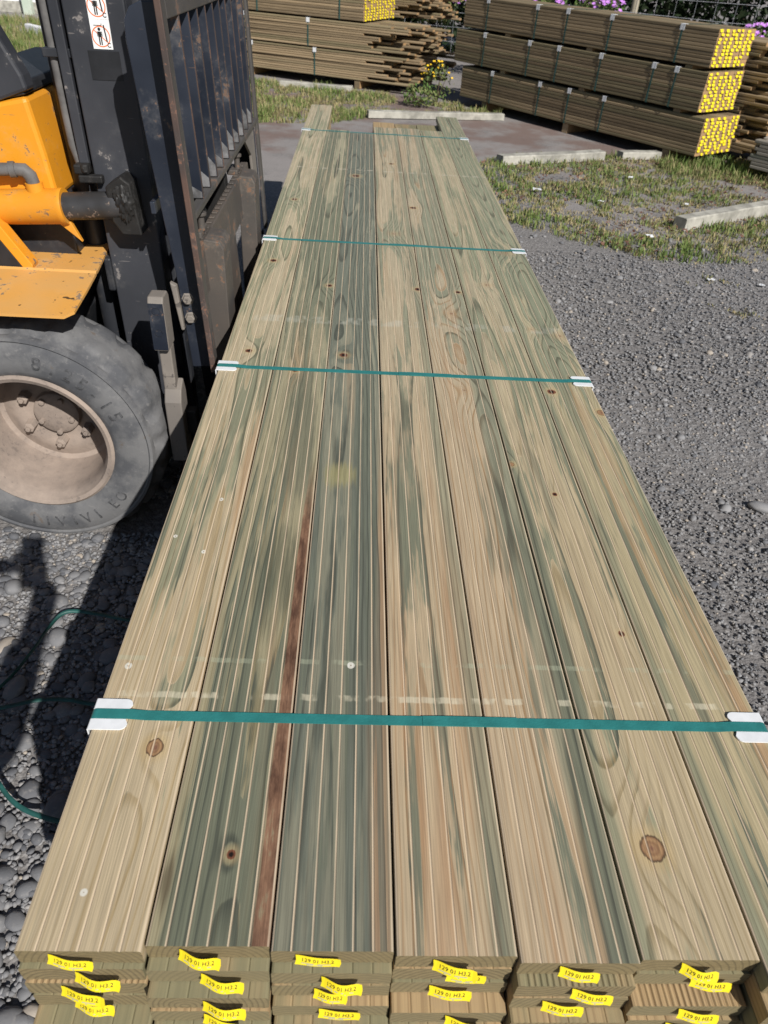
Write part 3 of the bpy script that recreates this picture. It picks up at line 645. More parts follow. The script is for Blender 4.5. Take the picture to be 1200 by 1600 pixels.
# ================================================================== FORKLIFT
FL = (-1.6, 2.5, 0)
fk = empty('forklift', FL, 'orange and black forklift with dusty tyre standing beside the decking pack', 'forklift')
YC = 2.5
def mir(y): return 2*YC - y
def wheel(name, cx, yo, cz, r, sgn, text=False):
    """yo: outer face Y, sgn=+1 when the tyre extends towards +Y"""
    k = r/.375; W_ = .225
    prof = [(.214, .03), (.222, .012), (.25, -.004), (.285, -.008), (.318, -.004), (.332, .003), (.337, -.002), (.345, .0), (.349, .01), (.352, .024), (.370, .040), (.374, .052), (.375, .085), (.372, W_/2)]
    prof = prof + [(a, W_-b) for a, b in reversed(prof[:-1])]
    def rad(q, y, i):
        yy = min(y*sgn, W_-y*sgn); ph = i % 8; dx = .018 if yy < .085 else 0
        if .035 < yy < .06 and ph in (0, 1, 2): return q-.012
        if .06 <= yy < .09 and ph in (0, 1): return q-.005
        if .02 < yy < .036 and ph in (0, 1, 2): return q-.006
        return q
    m = MB(); m.lathe([(a*k, b*sgn) for a, b in prof], (cx, yo, cz), 8*24, lambda q, y, i: rad(q/k, y, i)*k)
    rim = MB(); rp = [(.232, .022), (.230, .006), (.222, -.001), (.210, .004), (.205, .018), (.199, .028), (.196, .06), (.192, .15), (.186, .205), (.172, .214), (.150, .206), (.125, .198), (.110, .203), (.090, .206), (.074, .206), (.070, .186), (.062, .180), (.030, .178), (.001, .178)]
    rim.lathe([(a*k, b*sgn) for a, b in rp], (cx, yo, cz), 72)
    ro = rim.build(name, M['rim'], fk, smooth=40); m.build('tyre', M['rubber'], ro, smooth=38)
    for j in range(6):
        a = R(60*j+28); n = MB(); x, z = cx+.104*k*math.cos(a), cz+.104*k*math.sin(a)
        n.lathe([(.0005, .156*sgn), (.008, .156*sgn), (.0085, .168*sgn), (.017, .170*sgn), (.019, .206*sgn)], (x, yo, z), 6); n.build('lug_nut', M['rim'], ro, bevel=.0015)
    for j in range(5):
        a = R(72*j+58); n = MB(); n.lathe([(.0005, .168*sgn), (.009, .169*sgn), (.010, .186*sgn)], (cx+.05*k*math.cos(a), yo, cz+.06*k*math.sin(a)), 8); n.build('hub_bolt', M['rim'], ro)
    if text:
        for body, rr, a0, size, flipd in (('8.25-15', .285, 50, .056, 1), ('IIVIVI', .286, -82, .054, -1), ('EO', .286, -42, .048, -1)):
            tot = len(body)
            for j, ch in enumerate(body):
                me = textmesh(ch, size, M['letter'], 'tyre_letter', .0016)
                a = R(a0 - (j-(tot-1)/2)*8.6*flipd)
                o = bpy.data.objects.new('tyre_letter', me); COL.objects.link(o)
                rd = rr - (size*.35 if flipd > 0 else -size*.35)
                base = Vector((cx+rd*math.cos(a), yo-.0072, cz+rd*math.sin(a))); rot = (a - math.pi/2) if flipd > 0 else (a + math.pi/2)
                o.rotation_euler = Euler((math.pi/2, 0, 0)); mw = Matrix.Translation(base) @ Matrix.Rotation(-rot, 4, 'Y') @ Matrix.Rotation(math.pi/2, 4, 'X')
                loc, q, s_ = mw.decompose(); o.location = loc; o.rotation_euler = q.to_euler(); par(o, ro)
    return ro
wheel('front_wheel', -.945, 1.82, .362, .375, 1, True)
wheel('front_wheel', -.945, mir(1.82), .362, .375, -1)
wheel('rear_wheel', -2.55, 1.98, .29, .30, 1); wheel('rear_wheel', -2.55, mir(1.98), .29, .30, -1)
def part(name, mat, bevel=.004, parent=None, smooth=None, fn=None):
    m = MB(); fn(m); return m.build(name, M[mat] if isinstance(mat, str) else [M[q] for q in mat], parent or fk, smooth=smooth, bevel=bevel)
# chassis, counterweight, hood (mostly outside the picture)
part('axle', 'grease', .01, fn=lambda m: m.tube([(-.945, 2.04, .362), (-.945, 2.96, .362)], .09, 16))
part('chassis', 'black', .01, fn=lambda m: m.prism([(-2.7, .25), (-1.25, .22), (-1.2, .45), (-.9, .5), (-.86, .62), (-.86, .78), (-2.7, .78)], 'y', 2.10, 2.90))
part('counterweight', 'orange', .04, fn=lambda m: m.prism([(-3.05, .28), (-2.95, .22), (-2.75, .5), (-2.3, .52), (-2.2, .5), (-2.2, .95), (-2.9, 1.02), (-3.1, .85)], 'y', 1.92, 3.08))
part('hood', 'orange', .03, fn=lambda m: m.box(-2.3, -1.55, 2.05, 2.95, .781, 1.05))
st_ = part('seat', 'glassblack', .03, fn=lambda m: m.box(-2.1, -1.6, 2.25, 2.75, 1.051, 1.16))
part('seat_back', 'glassblack', .03, fn=lambda m: m.prism([(-2.2, 1.1), (-2.08, 1.162), (-2.15, 1.6), (-2.24, 1.6)], 'y', 2.27, 2.73))
part('floor_plate', 'black', .004, fn=lambda m: m.box(-1.56, -1.1, 2.0, 3.0, .782, .80))
part('step', 'black', .006, fn=lambda m: m.box(-1.75, -1.4, 1.90, 2.08, .40, .43))
# cowl: orange box with black top, near face catches the sun
def cowl(m):
    m.prism([(-1.12, .99), (-.838, .99), (-.848, 1.10), (-.866, 1.238), (-1.12, 1.185)], 'y', 2.12, 2.88)
part('cowl', 'orange', .012, fn=cowl)
part('bulkhead', 'black', .006, fn=lambda m: m.box(-1.09, -.83, 2.16, 2.84, .785, .989))
part('cowl_cap', 'glassblack', .006, fn=lambda m: m.prism([(-1.11, 1.187), (-.868, 1.241), (-.88, 1.266), (-1.11, 1.26)], 'y', 2.125, 2.875))
for y in (2.118, mir(2.118)-.06):
    dx = 0 if y < 2.5 else .125
    part('overhead_guard_leg', 'mast' if y < 2.5 else 'black', .008, fn=lambda m: m.prism([((-1.09 if y < 2.5 else -1.0)+dx, 1.17), (-.858+dx, 1.252), (-.864+dx, 1.285), (-1.245+dx, 2.12), ((-1.41 if y < 2.5 else -1.33)+dx, 2.12)], 'y', y, y+.06))
    part('overhead_guard_rear_leg', 'mast', .006, fn=lambda m: m.prism([(-2.45, 1.0), (-2.35, 1.0), (-2.25, 2.12), (-2.35, 2.12)], 'y', y, y+.06))
part('overhead_guard_roof', 'mast', .006, fn=lambda m: [m.box(-2.4, -1.2, 2.11, 2.19, 2.121, 2.17), m.box(-2.4, -1.2, 2.81, 2.89, 2.121, 2.17)] + [m.box(-2.4+.15*i, -2.34+.15*i, 2.191, 2.809, 2.13, 2.16) for i in range(9)])
part('steering_wheel', 'glassblack', 0, smooth=40, fn=lambda m: m.tube([(-1.28+.17*math.cos(a)*.8, 2.45+.17*math.sin(a), 1.33+.17*math.cos(a)*.5) for a in np.linspace(0, 6.283, 33)], .014, 8))
part('steering_column', 'glassblack', 0, fn=lambda m: m.tube([(-1.28, 2.45, 1.33), (-1.08, 2.45, 1.0)], .03, 10))
# fender with a crease
def fender(m):
    a = [(-.762, 2.262), (-.738, 2.03), (-.732, 1.80), (-.752, 1.772), (-1.62, 1.79), (-1.62, 2.262)]
    z = [.806, .800, .783, .780, .780, .806]; za = .0075
    zz = lambda y: .800 + (.0215*(y-1.772)/.258 if y < 2.03 else .0215 + .0045*(y-2.03)/.23)
    row = [1.772, 1.80, 1.92, 2.022, 2.030, 2.038, 2.15, 2.24, 2.262]
    xr = {1.772: -.752, 1.80: -.733, 1.92: -.735, 2.022: -.739, 2.03: -.739, 2.038: -.74, 2.15: -.752, 2.24: -.760, 2.262: -.775}
    vs = []
    for y in row:
        for x in (-1.62, -1.2, -.95, -.82, xr[y]):
            cz_ = zz(y) + (.004 if y == 2.03 else 0); vs += [(x, y, cz_), (x, y, cz_-za)]
    n = 5; fs = []
    for j in range(len(row)-1):
        for i in range(n-1):
            q = lambda jj, ii, t: (jj*n+ii)*2+t
            fs += [(q(j, i, 0), q(j, i+1, 0), q(j+1, i+1, 0), q(j+1, i, 0)), (q(j, i, 1), q(j+1, i, 1), q(j+1, i+1, 1), q(j, i+1, 1))]
    for j in range(len(row)-1):
        fs += [(q(j, n-1, 0), q(j, n-1, 1), q(j+1, n-1, 1), q(j+1, n-1, 0)), (q(j, 0, 0), q(j+1, 0, 0), q(j+1, 0, 1), q(j, 0, 1))]
    for i in range(n-1):
        e = len(row)-1; fs += [(q(0, i, 0), q(0, i, 1), q(0, i+1, 1), q(0, i+1, 0)), (q(e, i, 0), q(e, i+1, 0), q(e, i+1, 1), q(e, i, 1))]
    m.add(vs, fs)
part('fender', 'fender', 0, fn=fender)
part('fender', 'fender', .003, fn=lambda m: m.box(-1.62, -.74, mir(2.262), mir(1.775), .79, .80))
# wedge-shaped panel standing on the fender: dark side, orange sloping edge
part('kick_panel', ('glassblack', 'orange'), .002, fn=lambda m: (m.prism([(-1.4, .803), (-.953, .803), (-.945, .823), (-1.085, 1.06), (-1.4, 1.06)], 'y', 2.034, 2.072), setattr(m, 'cur', 1), m.prism([(-.952, .804), (-.918, .806), (-.915, .832), (-1.06, 1.075), (-1.40, 1.075), (-1.40, 1.062), (-1.083, 1.062), (-.943, .824)], 'y', 2.030, 2.074)))
# tilt cylinder
tc = part('tilt_cylinder', 'orange', 0, smooth=40, fn=lambda m: m.tube([(-1.35, 2.10, .945), (-.828, 2.10, .976), (-.822, 2.10, .976), (-.812, 2.10, .977)], [.046, .046, .049, .047], 28))
part('cylinder_rod', 'rod', 0, tc, 40, lambda m: m.tube([(-.815, 2.10, .977), (-.64, 2.10, .990)], .036, 24))
def lump(m):
    bm = bmesh.new(); bmesh.ops.create_icosphere(bm, subdivisions=4, radius=1)
    for v in bm.verts:
        d = 1 + .3*mnoise.noise(v.co*3.1) + .25*mnoise.noise(v.co*7) + .15*mnoise.noise(v.co*15); v.co = Vector((v.co.x*.026*d-.645, v.co.y*.016*d+2.076, v.co.z*.045*d+1.0))
    m.add([v.co[:] for v in bm.verts], [tuple(v.index for v in f.verts) for f in bm.faces]); bm.free()
part('rod_clevis', 'grease', 0, tc, 50, lump)
part('clevis_plate', 'grease', .004, tc, None, lambda m: m.prism([(-.684, .95), (-.662, .915), (-.608, .915), (-.622, 1.05), (-.645, 1.068), (-.69, 1.04)], 'y', 2.075, 2.15))
part('pipe_fitting', 'hose', 0, tc, 50, lambda m: (m.tube([(-1.06, 2.08, 1.065), (-.995, 2.085, 1.066), (-.93, 2.092, 1.068), (-.905, 2.097, 1.066), (-.893, 2.1, 1.052), (-.888, 2.1, 1.03)], [.017, .017, .016, .018, .018, .017], 14), m.tube([(-.94, 2.09, 1.067), (-.925, 2.093, 1.068)], .021, 8)))
part('port_boss', 'orange', 0, tc, 50, lambda m: m.tube([(-.888, 2.1, 1.035), (-.886, 2.1, 1.0)], .023, 16))
part('bracket_tab', 'orange', .002, tc, None, lambda m: m.prism([(-.845, .94), (-.805, .94), (-.782, .885), (-.81, .91)], 'y', 2.085, 2.10))
# ---- mast (leans back two degrees)
TILT = Matrix.Translation((-.66, 0, .36)) @ Matrix.Rotation(R(-.8), 4, 'Y') @ Matrix.Translation((.66, 0, -.36))
def tilted(o): o.data.transform(TILT); return o
rails = []
for s in (0, 1):
    f = (lambda y: y) if s == 0 else mir
    def channel(m, f=f):
        for a in ((-.728, -.575, 2.150, 2.166, .14, 2.25), (-.728, -.706, 2.1662, 2.225, .14, 2.25), (-.597, -.575, 2.1662, 2.225, .14, 2.25)):
            y0, y1 = sorted((f(a[2]), f(a[3]))); m.box(a[0], a[1], y0, y1, a[4], a[5])
    rails.append(tilted(part('mast_channel', 'mast', .004, fn=channel)))
    def inner(m, f=f):
        for a in ((-.695, -.560, 2.230, 2.246), (-.695, -.675, 2.2462, 2.29), (-.58, -.56, 2.2462, 2.29)):
            y0, y1 = sorted((f(a[2]), f(a[3]))); m.box(a[0], a[1], y0, y1, .16, 2.22)
    tilted(part('inner_mast_channel', 'black', .004, fn=inner))
    tilted(part('lift_cylinder', 'black', 0, smooth=40, fn=lambda m, f=f: m.tube([(-.80, f(2.27), .3), (-.80, f(2.27), 1.75)], .032, 20)))
    tilted(part('lift_piston', 'shine', 0, smooth=40, fn=lambda m, f=f: m.tube([(-.80, f(2.27), 1.75), (-.80, f(2.27), 2.2)], .02, 16)))
for z0 in (.20, 1.95): tilted(part('mast_crossmember', 'black', .006, fn=lambda m: m.box(-.751, -.729, 2.15, 2.85, z0, z0+.14)))
tilted(part('mast_crossmember', 'black', .006, fn=lambda m: m.box(-.751, -.729, 2.15, 2.85, .72, .82)))
tilted(part('hydraulic_pipe', 'hose', 0, smooth=40, fn=lambda m: m.tube([(-.785, 2.19, 2.1), (-.785, 2.19, 1.2), (-.782, 2.185, 1.12), (-.77, 2.18, 1.07), (-.76, 2.18, 1.055)], .0125, 12)))
tilted(part('pipe_clamp', 'black', .002, fn=lambda m: m.box(-.807, -.729, 2.168, 2.20, 1.325, 1.345)))
tilted(part('guard_strip', 'mast', .003, fn=lambda m: m.box(-.766, -.740, 2.16, 2.20, 1.06, 2.2)))
tilted(part('chain_anchor', 'grease', .004, fn=lambda m: (m.box(-.765, -.70, 2.125, 2.149, 1.035, 1.055), m.tube([(-.745, 2.135, 1.06), (-.745, 2.135, 1.082)], .012, 6), m.box(-.775, -.735, 2.13, 2.165, 1.056, 1.08))))
tilted(part('label_patch', 'glassblack', 0, fn=lambda m: m.box(-.684, -.606, 2.1484, 2.1496, 1.282, 1.346)))
# warning decal: two pictogram panels
M['decal'] = simple('white_sticker', (.80, .80, .79), .4, .4, var=.04); M['decalorange'] = simple('orange_print', (.80, .20, .07), .5, .3, var=.05)
def decal(cx, z0):
    yy = 2.1485; K = 1.22; w_, h_ = .0395*K, .051*K; root = part('warning_sticker', 'decal', 0, fn=lambda m: m.box(cx-w_/2, cx+w_/2, yy, yy+.0012, z0, z0+h_))
    C = (cx-.001, z0+h_*.43); r0, r1 = .0165*K, .0185*K
    def ring(m, C, r0, r1, a0=0, a1=360, n=32, y=yy-.0003):
        vs = []
        for i in range(n+1):
            a = R(a0+(a1-a0)*i/n); vs += [(C[0]+r0*math.cos(a), y, C[1]+r0*math.sin(a)), (C[0]+r1*math.cos(a), y, C[1]+r1*math.sin(a))]
        m.add(vs, [(2*i, 2*i+1, 2*i+3, 2*i+2) for i in range(n)])
    def orange(m):
        ring(m, C, r0, r1); c, s = math.cos(R(-40)), math.sin(R(-40)); t = .001
        m.add([(C[0]+u*r0*c-v*t*s, yy-.0003, C[1]+u*r0*s+v*t*c) for u, v in ((-1, -1), (1, -1), (1, 1), (-1, 1))], [(0, 1, 2, 3)])
    tilted_ = []
    o1 = part('prohibition_ring', 'decalorange', 0, root, fn=orange)
    def black(m):
        y = yy-.0006; q = lambda x0, x1, a, b: q_(x0*K, x1*K, a*K, b*K)
        q_ = lambda x0, x1, a, b: m.add([(C[0]+x0, y, C[1]+a), (C[0]+x1, y, C[1]+a), (C[0]+x1, y, C[1]+b), (C[0]+x0, y, C[1]+b)], [(0, 1, 2, 3)])
        ring(m, (C[0]-.002*K, C[1]+.0125*K), 0, .0028*K, y=y); q(-.0055, .0015, -.001, .0085); q(-.0072, -.0060, .0, .0085); q(.0020, .0032, .0, .0085)
        q(-.0052, -.0028, -.0145, -.0014); q(-.0012, .0012, -.0145, -.0014)
        m.add([(C[0]+a*K, y, C[1]+b*K) for a, b in ((.0068, .02), (.0092, .02), (.0122, -.009), (.0096, -.009))], [(0, 1, 2, 3)])
        ring(m, (C[0]+.0145*K, C[1]-.0145*K), .0028*K, .0042*K, 40, 320, y=y); q(-.012, .0045, .0185, .0195); q(.0035, .0045, .0185, .0225)
    o2 = part('pictogram', 'ink', 0, root, fn=black)
    for o in (root, o1, o2): tilted(o)
decal(-.643, 1.350); decal(-.643, 1.4125)
_n0 = set(bpy.data.objects.keys())
# ---- carriage, load guard and forks
part('carriage_bar', 'rust', .004, fn=lambda m: [m.box(-.475, -.447, 1.965, 3.035, .765, .905)] + [m.box(-.470, -.452, 2.0+.05*i, 2.022+.05*i, .9052, .911) for i in range(20)])
part('carriage_bar', 'rust', .004, fn=lambda m: m.box(-.475, -.447, 1.965, 3.035, .34, .46))
for y in (2.27, 2.68): part('carriage_plate', 'grease', .004, fn=lambda m: m.prism([(-.56, .30), (-.476, .30), (-.476, .93), (-.50, 1.0), (-.56, 1.0)], 'y', y, y+.05))
part('carriage_plate', 'rust', .004, fn=lambda m: m.box(-.4745, -.4605, 2.321, 2.679, .47, .76))
def fork(y0, y1, name='fork'):
    X1 = -.385; pts = [(-.4465, .90), (-.4465, .09), (-.44, .045), (-.415, .025), (.62, .028), (.64, .036), (.64, .042), (-.36, .078), (-.378, .09), (X1, .115), (X1, .885), (-.395, .905), (-.44, .91)]
    fo = part(name, 'rust', .004, fn=lambda m: m.prism(pts, 'y', y0, y1))
    part('fork_hook', 'rust', .004, fo, None, lambda m: m.box(-.486, -.4465, y0+.012, y1-.012, .907, .925))
    part('lock_pin', 'rust', .002, fo, 40, lambda m: (m.tube([(-.452, (y0+y1)/2-.01, .92), (-.452, (y0+y1)/2-.01, .965)], .010, 12), m.tube([(-.452, (y0+y1)/2-.01, .962), (-.452, (y0+y1)/2-.01, .972)], .017, 14)))
    return fo
fork(2.085, 2.205); fork(2.80, 2.92)
lg = part('load_guard', 'guard', .003, fn=lambda m: (
    m.box(-.432, -.420, 1.885, 1.930, .60, 1.62),                 # near upright, front flat
    m.box(-.432, -.420, 3.205, 3.25, .60, 1.62),
    m.box(-.4322, -.4198, 1.9302, 3.2048, 1.44, 1.52),             # top rail
    m.box(-.445, -.4195, 1.9302, 3.2048, 1.012, 1.030)))           # lower rail
part('guard_edge', 'edge', .002, lg, None, lambda m: m.box(-.4335, -.4185, 1.8795, 1.8848, .60, 1.62))
def sideplate(m, y0, y1):
    pts = [(-.4325, .58), (-.4325, 1.60), (-.52, 1.60)] + [(-.47-.052*math.sin(R(a)) - .003, 1.42+.06*math.cos(R(a))) for a in (0, 20, 40, 60, 90)][1:] + [(-.520, 1.2), (-.500, 1.0), (-.480, .86), (-.476, .58)]
    pts = [(-.4325, .58), (-.4325, 1.475), (-.482, 1.473), (-.508, 1.462), (-.524, 1.438), (-.528, 1.40), (-.522, 1.2), (-.514, 1.0), (-.506, .86), (-.503, .58)]
    m.prism(pts[::-1], 'y', y0, y1)
sp_ = part('guard_side_plate', 'blue', .003, lg, None, lambda m: sideplate(m, 1.955, 1.9648))
part('guard_side_plate', 'blue', .003, lg, None, lambda m: sideplate(m, 3.19, 3.2))
for z in (.735, .790): part('guard_bolt', 'dusty', .002, lg, None, lambda m: m.lathe([(.0005, -.016), (.0125, -.016), (.0135, -.004), (.0135, -.001), (.018, 0)], (-.484, 1.955, z), 6))
part('mount_strap', 'dusty', .003, lg, None, lambda m: m.prism([(-.515, .70), (-.506, .70), (-.508, .83), (-.525, .84)], 'y', 1.945, 1.964))
for i in range(10):
    y = 1.94 + 1.26*(i+1)/11
    part('guard_slat', 'blue', .0015, lg, None, lambda m: m.prism([(-.532, 1.032), (-.4225, 1.032), (-.4225, 1.4395), (-.50, 1.4395), (-.532, 1.40)], 'y', y-.005, y+.005))
    hw = .03 + .012*(i % 3) + .004*i
    part('slat_wear', 'shine', 0, lg, None, lambda m: m.prism([(-.53, 1.0335), (-.424, 1.0335), (-.424, 1.0335+hw*.5), (-.45, 1.0335+hw), (-.49, 1.0335+hw*.7), (-.53, 1.0335+hw*.9)], 'y', y-.0058, y-.0051))
    part('slat_edge', 'edge', 0, lg, None, lambda m: m.box(-.4224, -.4212, y-.0048, y+.0048, 1.0325, 1.4392))
part('guard_rear_rail', 'blue', .002, lg, None, lambda m: m.box(-.545, -.5325, 1.965, 3.18, 1.015, 1.045))
part('guard_gusset', 'dusty', .002, lg, None, lambda m: m.prism([(2.93, 1.01), (3.20, 1.01), (3.20, .80), (3.09, .80), (3.08, .92)], 'x', -.446, -.436))
LEAN = Matrix.Translation((-.418, 0, .80)) @ Matrix.Rotation(R(-2.8), 4, 'Y') @ Matrix.Translation((.43, 0, -.80))
for _k in bpy.data.objects.keys():
    if _k not in _n0 and not _k.startswith(('fork', 'lock_pin')): bpy.data.objects[_k].data.transform(LEAN)
# loose-looking bracket beside the tyre
def brk(m):
    m.prism([(1.880, .66), (1.952, .66), (1.952, .80), (1.940, .815), (1.890, .815), (1.880, .80)], 'x', -.566, -.523)
    m.prism([(1.905, .5), (1.945, .5), (1.945, .6598), (1.905, .6598)], 'x', -.560, -.525)
    m.prism([(1.885, .28), (1.955, .28), (1.96, .50), (1.945, .545), (1.905, .525), (1.885, .49)], 'x', -.5605, -.5105)
br = part('carriage_bracket', 'dusty', .004, fn=brk)
for z in (.778, .715): part('bracket_hole', 'ink', 0, br, 40, lambda m: m.lathe([(.0105, -.0006), (.0105, .002), (.0005, .002)], (-.5445, 1.8778, z), 16))
part('bracket_face', 'blue', .001, br, None, lambda m: m.box(-.565, -.524, 1.8785, 1.8799, .664, .80))
part('bracket_arm', 'grease', .004, br, None, lambda m: m.box(-.557, -.48, 1.925, 1.96, .36, .44))

# ================================================================== FAR TIMBER PACKS
def far_wood(name, base, var):
    g = G(name); x, y, z = g.sep(g.co()); rn = g.orand(); s = rn*61.
    a = g.noise(g.comb(x*20, y*1.4+s, z*30), 1, 4, .65); b = g.noise(g.comb(x*160, y*5+s, z*160), 1, 2, .6)
    t = g.white(rn*13.); c = g.mix(t, tuple(v*(1-var) for v in base), tuple(v*(1+var) for v in base))
    c = g.mix(g.sm(g.white(rn*47.), .55, .9)*.6, c, (base[0]*.72, base[1]*.86, base[2]*.8)); c = g.mix(g.sm(a, .45, .75)*.55, c, tuple(v*.5 for v in base))
    c = g.mix(g.sm(b, .5, .7)*.35, c, tuple(min(1, v*1.5) for v in base))
    ny = g.math('ABSOLUTE', g.sep(g.co('Normal'))[1]); c = g.mix(g.sm(ny, .6, .8)*.8, c, g.mix(t, (.46, .28, .13), (.28, .175, .09)))
    g.bump(a+b, .3, .003); return g.fin(c, .75, .25)
M['far'] = far_wood('brown_weathered_boards', (.255, .19, .115), .45)
M['fargrey'] = far_wood('grey_weathered_boards', (.28, .255, .215), .3)
M['farstrap'] = simple('dull_green_strap', (.035, .085, .075), .5, .3)
_fb = {}
def far_board(L, w_, t_, mat):
    k = (round(L, 2), w_, t_, mat); 
    if k not in _fb:
        m = MB(); e = .0058; h = w_/2; m.prism([(-h, e), (-h+e, 0), (h-e, 0), (h, e), (h, t_-e), (h-e, t_), (-h+e, t_), (-h, t_-e)], 'y', 0, L); _fb[k] = m.mesh('board', M[mat])
    return _fb[k]
def far_pack(end, z0, ang, length, cols, rows, label, bw=.09, bt=.031, ragged=0., tags=True, straps=(), mat='far', group='far timber packs', white=True, endr=.008, seed=0, s=1):
    """end: ground position of the near-side corner of the visible end; boards run back from there along angle ang; columns go to the far side"""
    r_ = random.Random(seed+int(z0*1000)); t = empty('board_pack', (end[0], end[1], z0), label, 'timber pack', group); t.rotation_euler.z = ang; tv, tf = [], []
    lens = [round(length*q, 2) for q in ((1,) if not ragged else (1, .97, .94, .9, .85))]
    for j in range(rows):
        for i in range(cols):
            L = length; off = r_.uniform(0, endr)
            if ragged: off = (r_.random()**1.1*.62 + .38*(1-i/cols))*ragged; L = r_.choice(lens)
            o = bpy.data.objects.new('board', far_board(L, bw-.002, bt-.001, mat)); COL.objects.link(o); o.parent = t
            sag = 0; o.location = (s*(i+.5)*bw + r_.uniform(-.002, .002), off, j*bt + (.0 if not ragged else r_.uniform(0, .0008)))
            if ragged: o.rotation_euler.z = r_.uniform(-.006, .006)
            if tags and r_.random() < .95:
                x = o.location.x + r_.uniform(-.02, .02); q = len(tv); zc = j*bt+bt*.5 + r_.uniform(-.004, .004); ww, hh, rt = r_.uniform(.018, .026), r_.uniform(.009, .012), r_.uniform(-.3, .4)
                for u, v in ((-1, -1), (0, -1.1), (1, -1), (1, 1), (0, 1.1), (-1, 1)):
                    tv.append((x+u*ww*math.cos(rt)-v*hh*math.sin(rt), off-.002-(0.008 if v < 0 else .0) - (.004 if u == 0 else 0), zc+v*hh*math.cos(rt)+u*ww*math.sin(rt)*.4))
                tf += [(q, q+1, q+4, q+5), (q+1, q+2, q+3, q+4)]
    if tv:
        m = MB(); m.add(tv, tf); o = m.build('end_tags', M['tag']); o.parent = t; o['kind'] = 'stuff'
    H_, W_ = rows*bt, cols*bw
    for sy in straps:
        m = MB(); loop = [(s*x, y, z) for x, y, z in [(.1, sy, H_+.002), (-.003, sy, H_+.002), (-.004, sy, H_-.01), (-.004, sy, .0), (-.002, sy, -.003), (W_+.003, sy, -.003), (W_+.004, sy, H_), (W_, sy, H_+.002), (.1, sy, H_+.002)]]
        m.ribbon(loop, (0, 1, 0), .02, .002); s_ = m.build('strap', M['farstrap']); s_.parent = t
        if white:
            c = bpy.data.objects.new('corner_protector', CPM); COL.objects.link(c); c.parent = s_; c.location = (-s*.0045, sy, H_+.003); c.rotation_euler.z = math.pi if s > 0 else 0
    return t

def along(e, ang, x, y): return (e[0]+x*math.cos(ang)-y*math.sin(ang), e[1]+x*math.sin(ang)+y*math.cos(ang))
aB = math.atan2(2.08, 2.854); eB = (3.35, 7.813)
def sticks(e, ang, z0, z1, L, Wd, n, label, s=1):
    for k in range(n):
        m = MB(); y = .35 + (L-.8)*k/max(1, n-1); m.box(min(0, s*Wd)+.012, max(0, s*Wd)-.012, y-.04, y+.04, z0, z1-.0045); o = m.build('pack_bearer', M['far']); o.location = (e[0], e[1], 0); o.rotation_euler.z = ang
        tag(o, label + ((' near its end', ' at its middle', ' near its other end') if n == 3 else (' near its ragged end', ' near its other end'))[k], 'bearer', label)
SB = (.45, 1.25, 1.75, 2.2, 3.0)
far_pack(eB, .10, aB, 3.55, 7, 11, 'lowest of three brown board packs with yellow tagged ends', straps=SB[1:], seed=1)
far_pack(along(eB, aB, -.01, .10), .475, aB, 3.62, 7, 11, 'middle of three brown board packs with yellow tagged ends', straps=(.35, .62, 1.3, 1.9, 2.35, 3.1), seed=2)
far_pack(along(eB, aB, .0, .12), .85, aB, 3.5, 7, 10, 'topmost brown board pack with yellow tagged ends by the wire fence', straps=(.4, 1.25, 1.85, 2.3, 3.1), seed=3)
sticks(eB, aB, 0, .10, 3.55, .63, 3, 'bearer under the lowest yellow tagged pack')
sticks(eB, aB, .10+.341, .475, 3.3, .63, 3, 'thin bearer between the lowest and middle tagged packs'); sticks(eB, aB, .475+.341, .85, 3.3, .63, 3, 'thin bearer between the middle and topmost tagged packs')
# packs behind, ragged ends showing past the tagged ends
eC = along(eB, aB, .70, -.55)
for k, lab in enumerate(('lowest brown pack with ragged ends behind the tagged packs', 'middle brown pack with ragged ends behind the tagged packs', 'upper brown pack with ragged ends behind the tagged packs')):
    far_pack(eC, .09+.345*k, aB, 3.4, 7, 11 if k < 2 else 9, lab, tags=False, ragged=.75, seed=20+k)
sticks(along(eC, aB, 0, .7), aB, 0, .09, 2.6, .63, 2, 'bearer under the ragged packs behind the tagged ones')
far_pack((3.72, 7.60), .09, math.atan2(-.589, -.808), 2.4, 7, 8, 'low stack of grey weathered boards right of the tagged packs', tags=False, ragged=.16, mat='fargrey', seed=31, s=-1)
sticks((3.72, 7.60), math.atan2(-.589, -.808), 0, .09, 2.2, .63, 2, 'bearer under the low grey weathered stack', s=-1)
# left stack, ends ragged to the right
aA = math.atan2(.916, .40); eA = (1.05, 10.93)
labs = ('lowest brown pack with long ragged ends behind the yellow flowering weed', 'second brown pack with ragged ends above the lowest one', 'third brown pack with ragged ends beneath the short tagged pack')
for k in range(2):
    far_pack(along(eA, aA, 0, [0., .1][k]), .10+.335*k, aA, 5.2, 9, 12, labs[k], bw=.1, bt=.0265, tags=False, ragged=[1.15, 1.1][k], straps=(1.9, 2.9, 4.1), seed=40+k)
far_pack(along(eA, aA, .0, 1.18), .775, aA, 4.2, 11, 9, 'short brown pack with yellow tagged ends on top of ragged packs', bw=.1, straps=(.35, 1.6), seed=50)
far_pack(along(eA, aA, 1.14, .35), .775, aA, 4.4, 7, 15, 'upper brown pack with ragged ends behind the short tagged pack', bw=.1, bt=.0265, tags=False, ragged=.95, seed=51)
sticks(along(eA, aA, 0, .9), aA, 0, .10, 4.2, .88, 3, 'bearer under the ragged left packs')

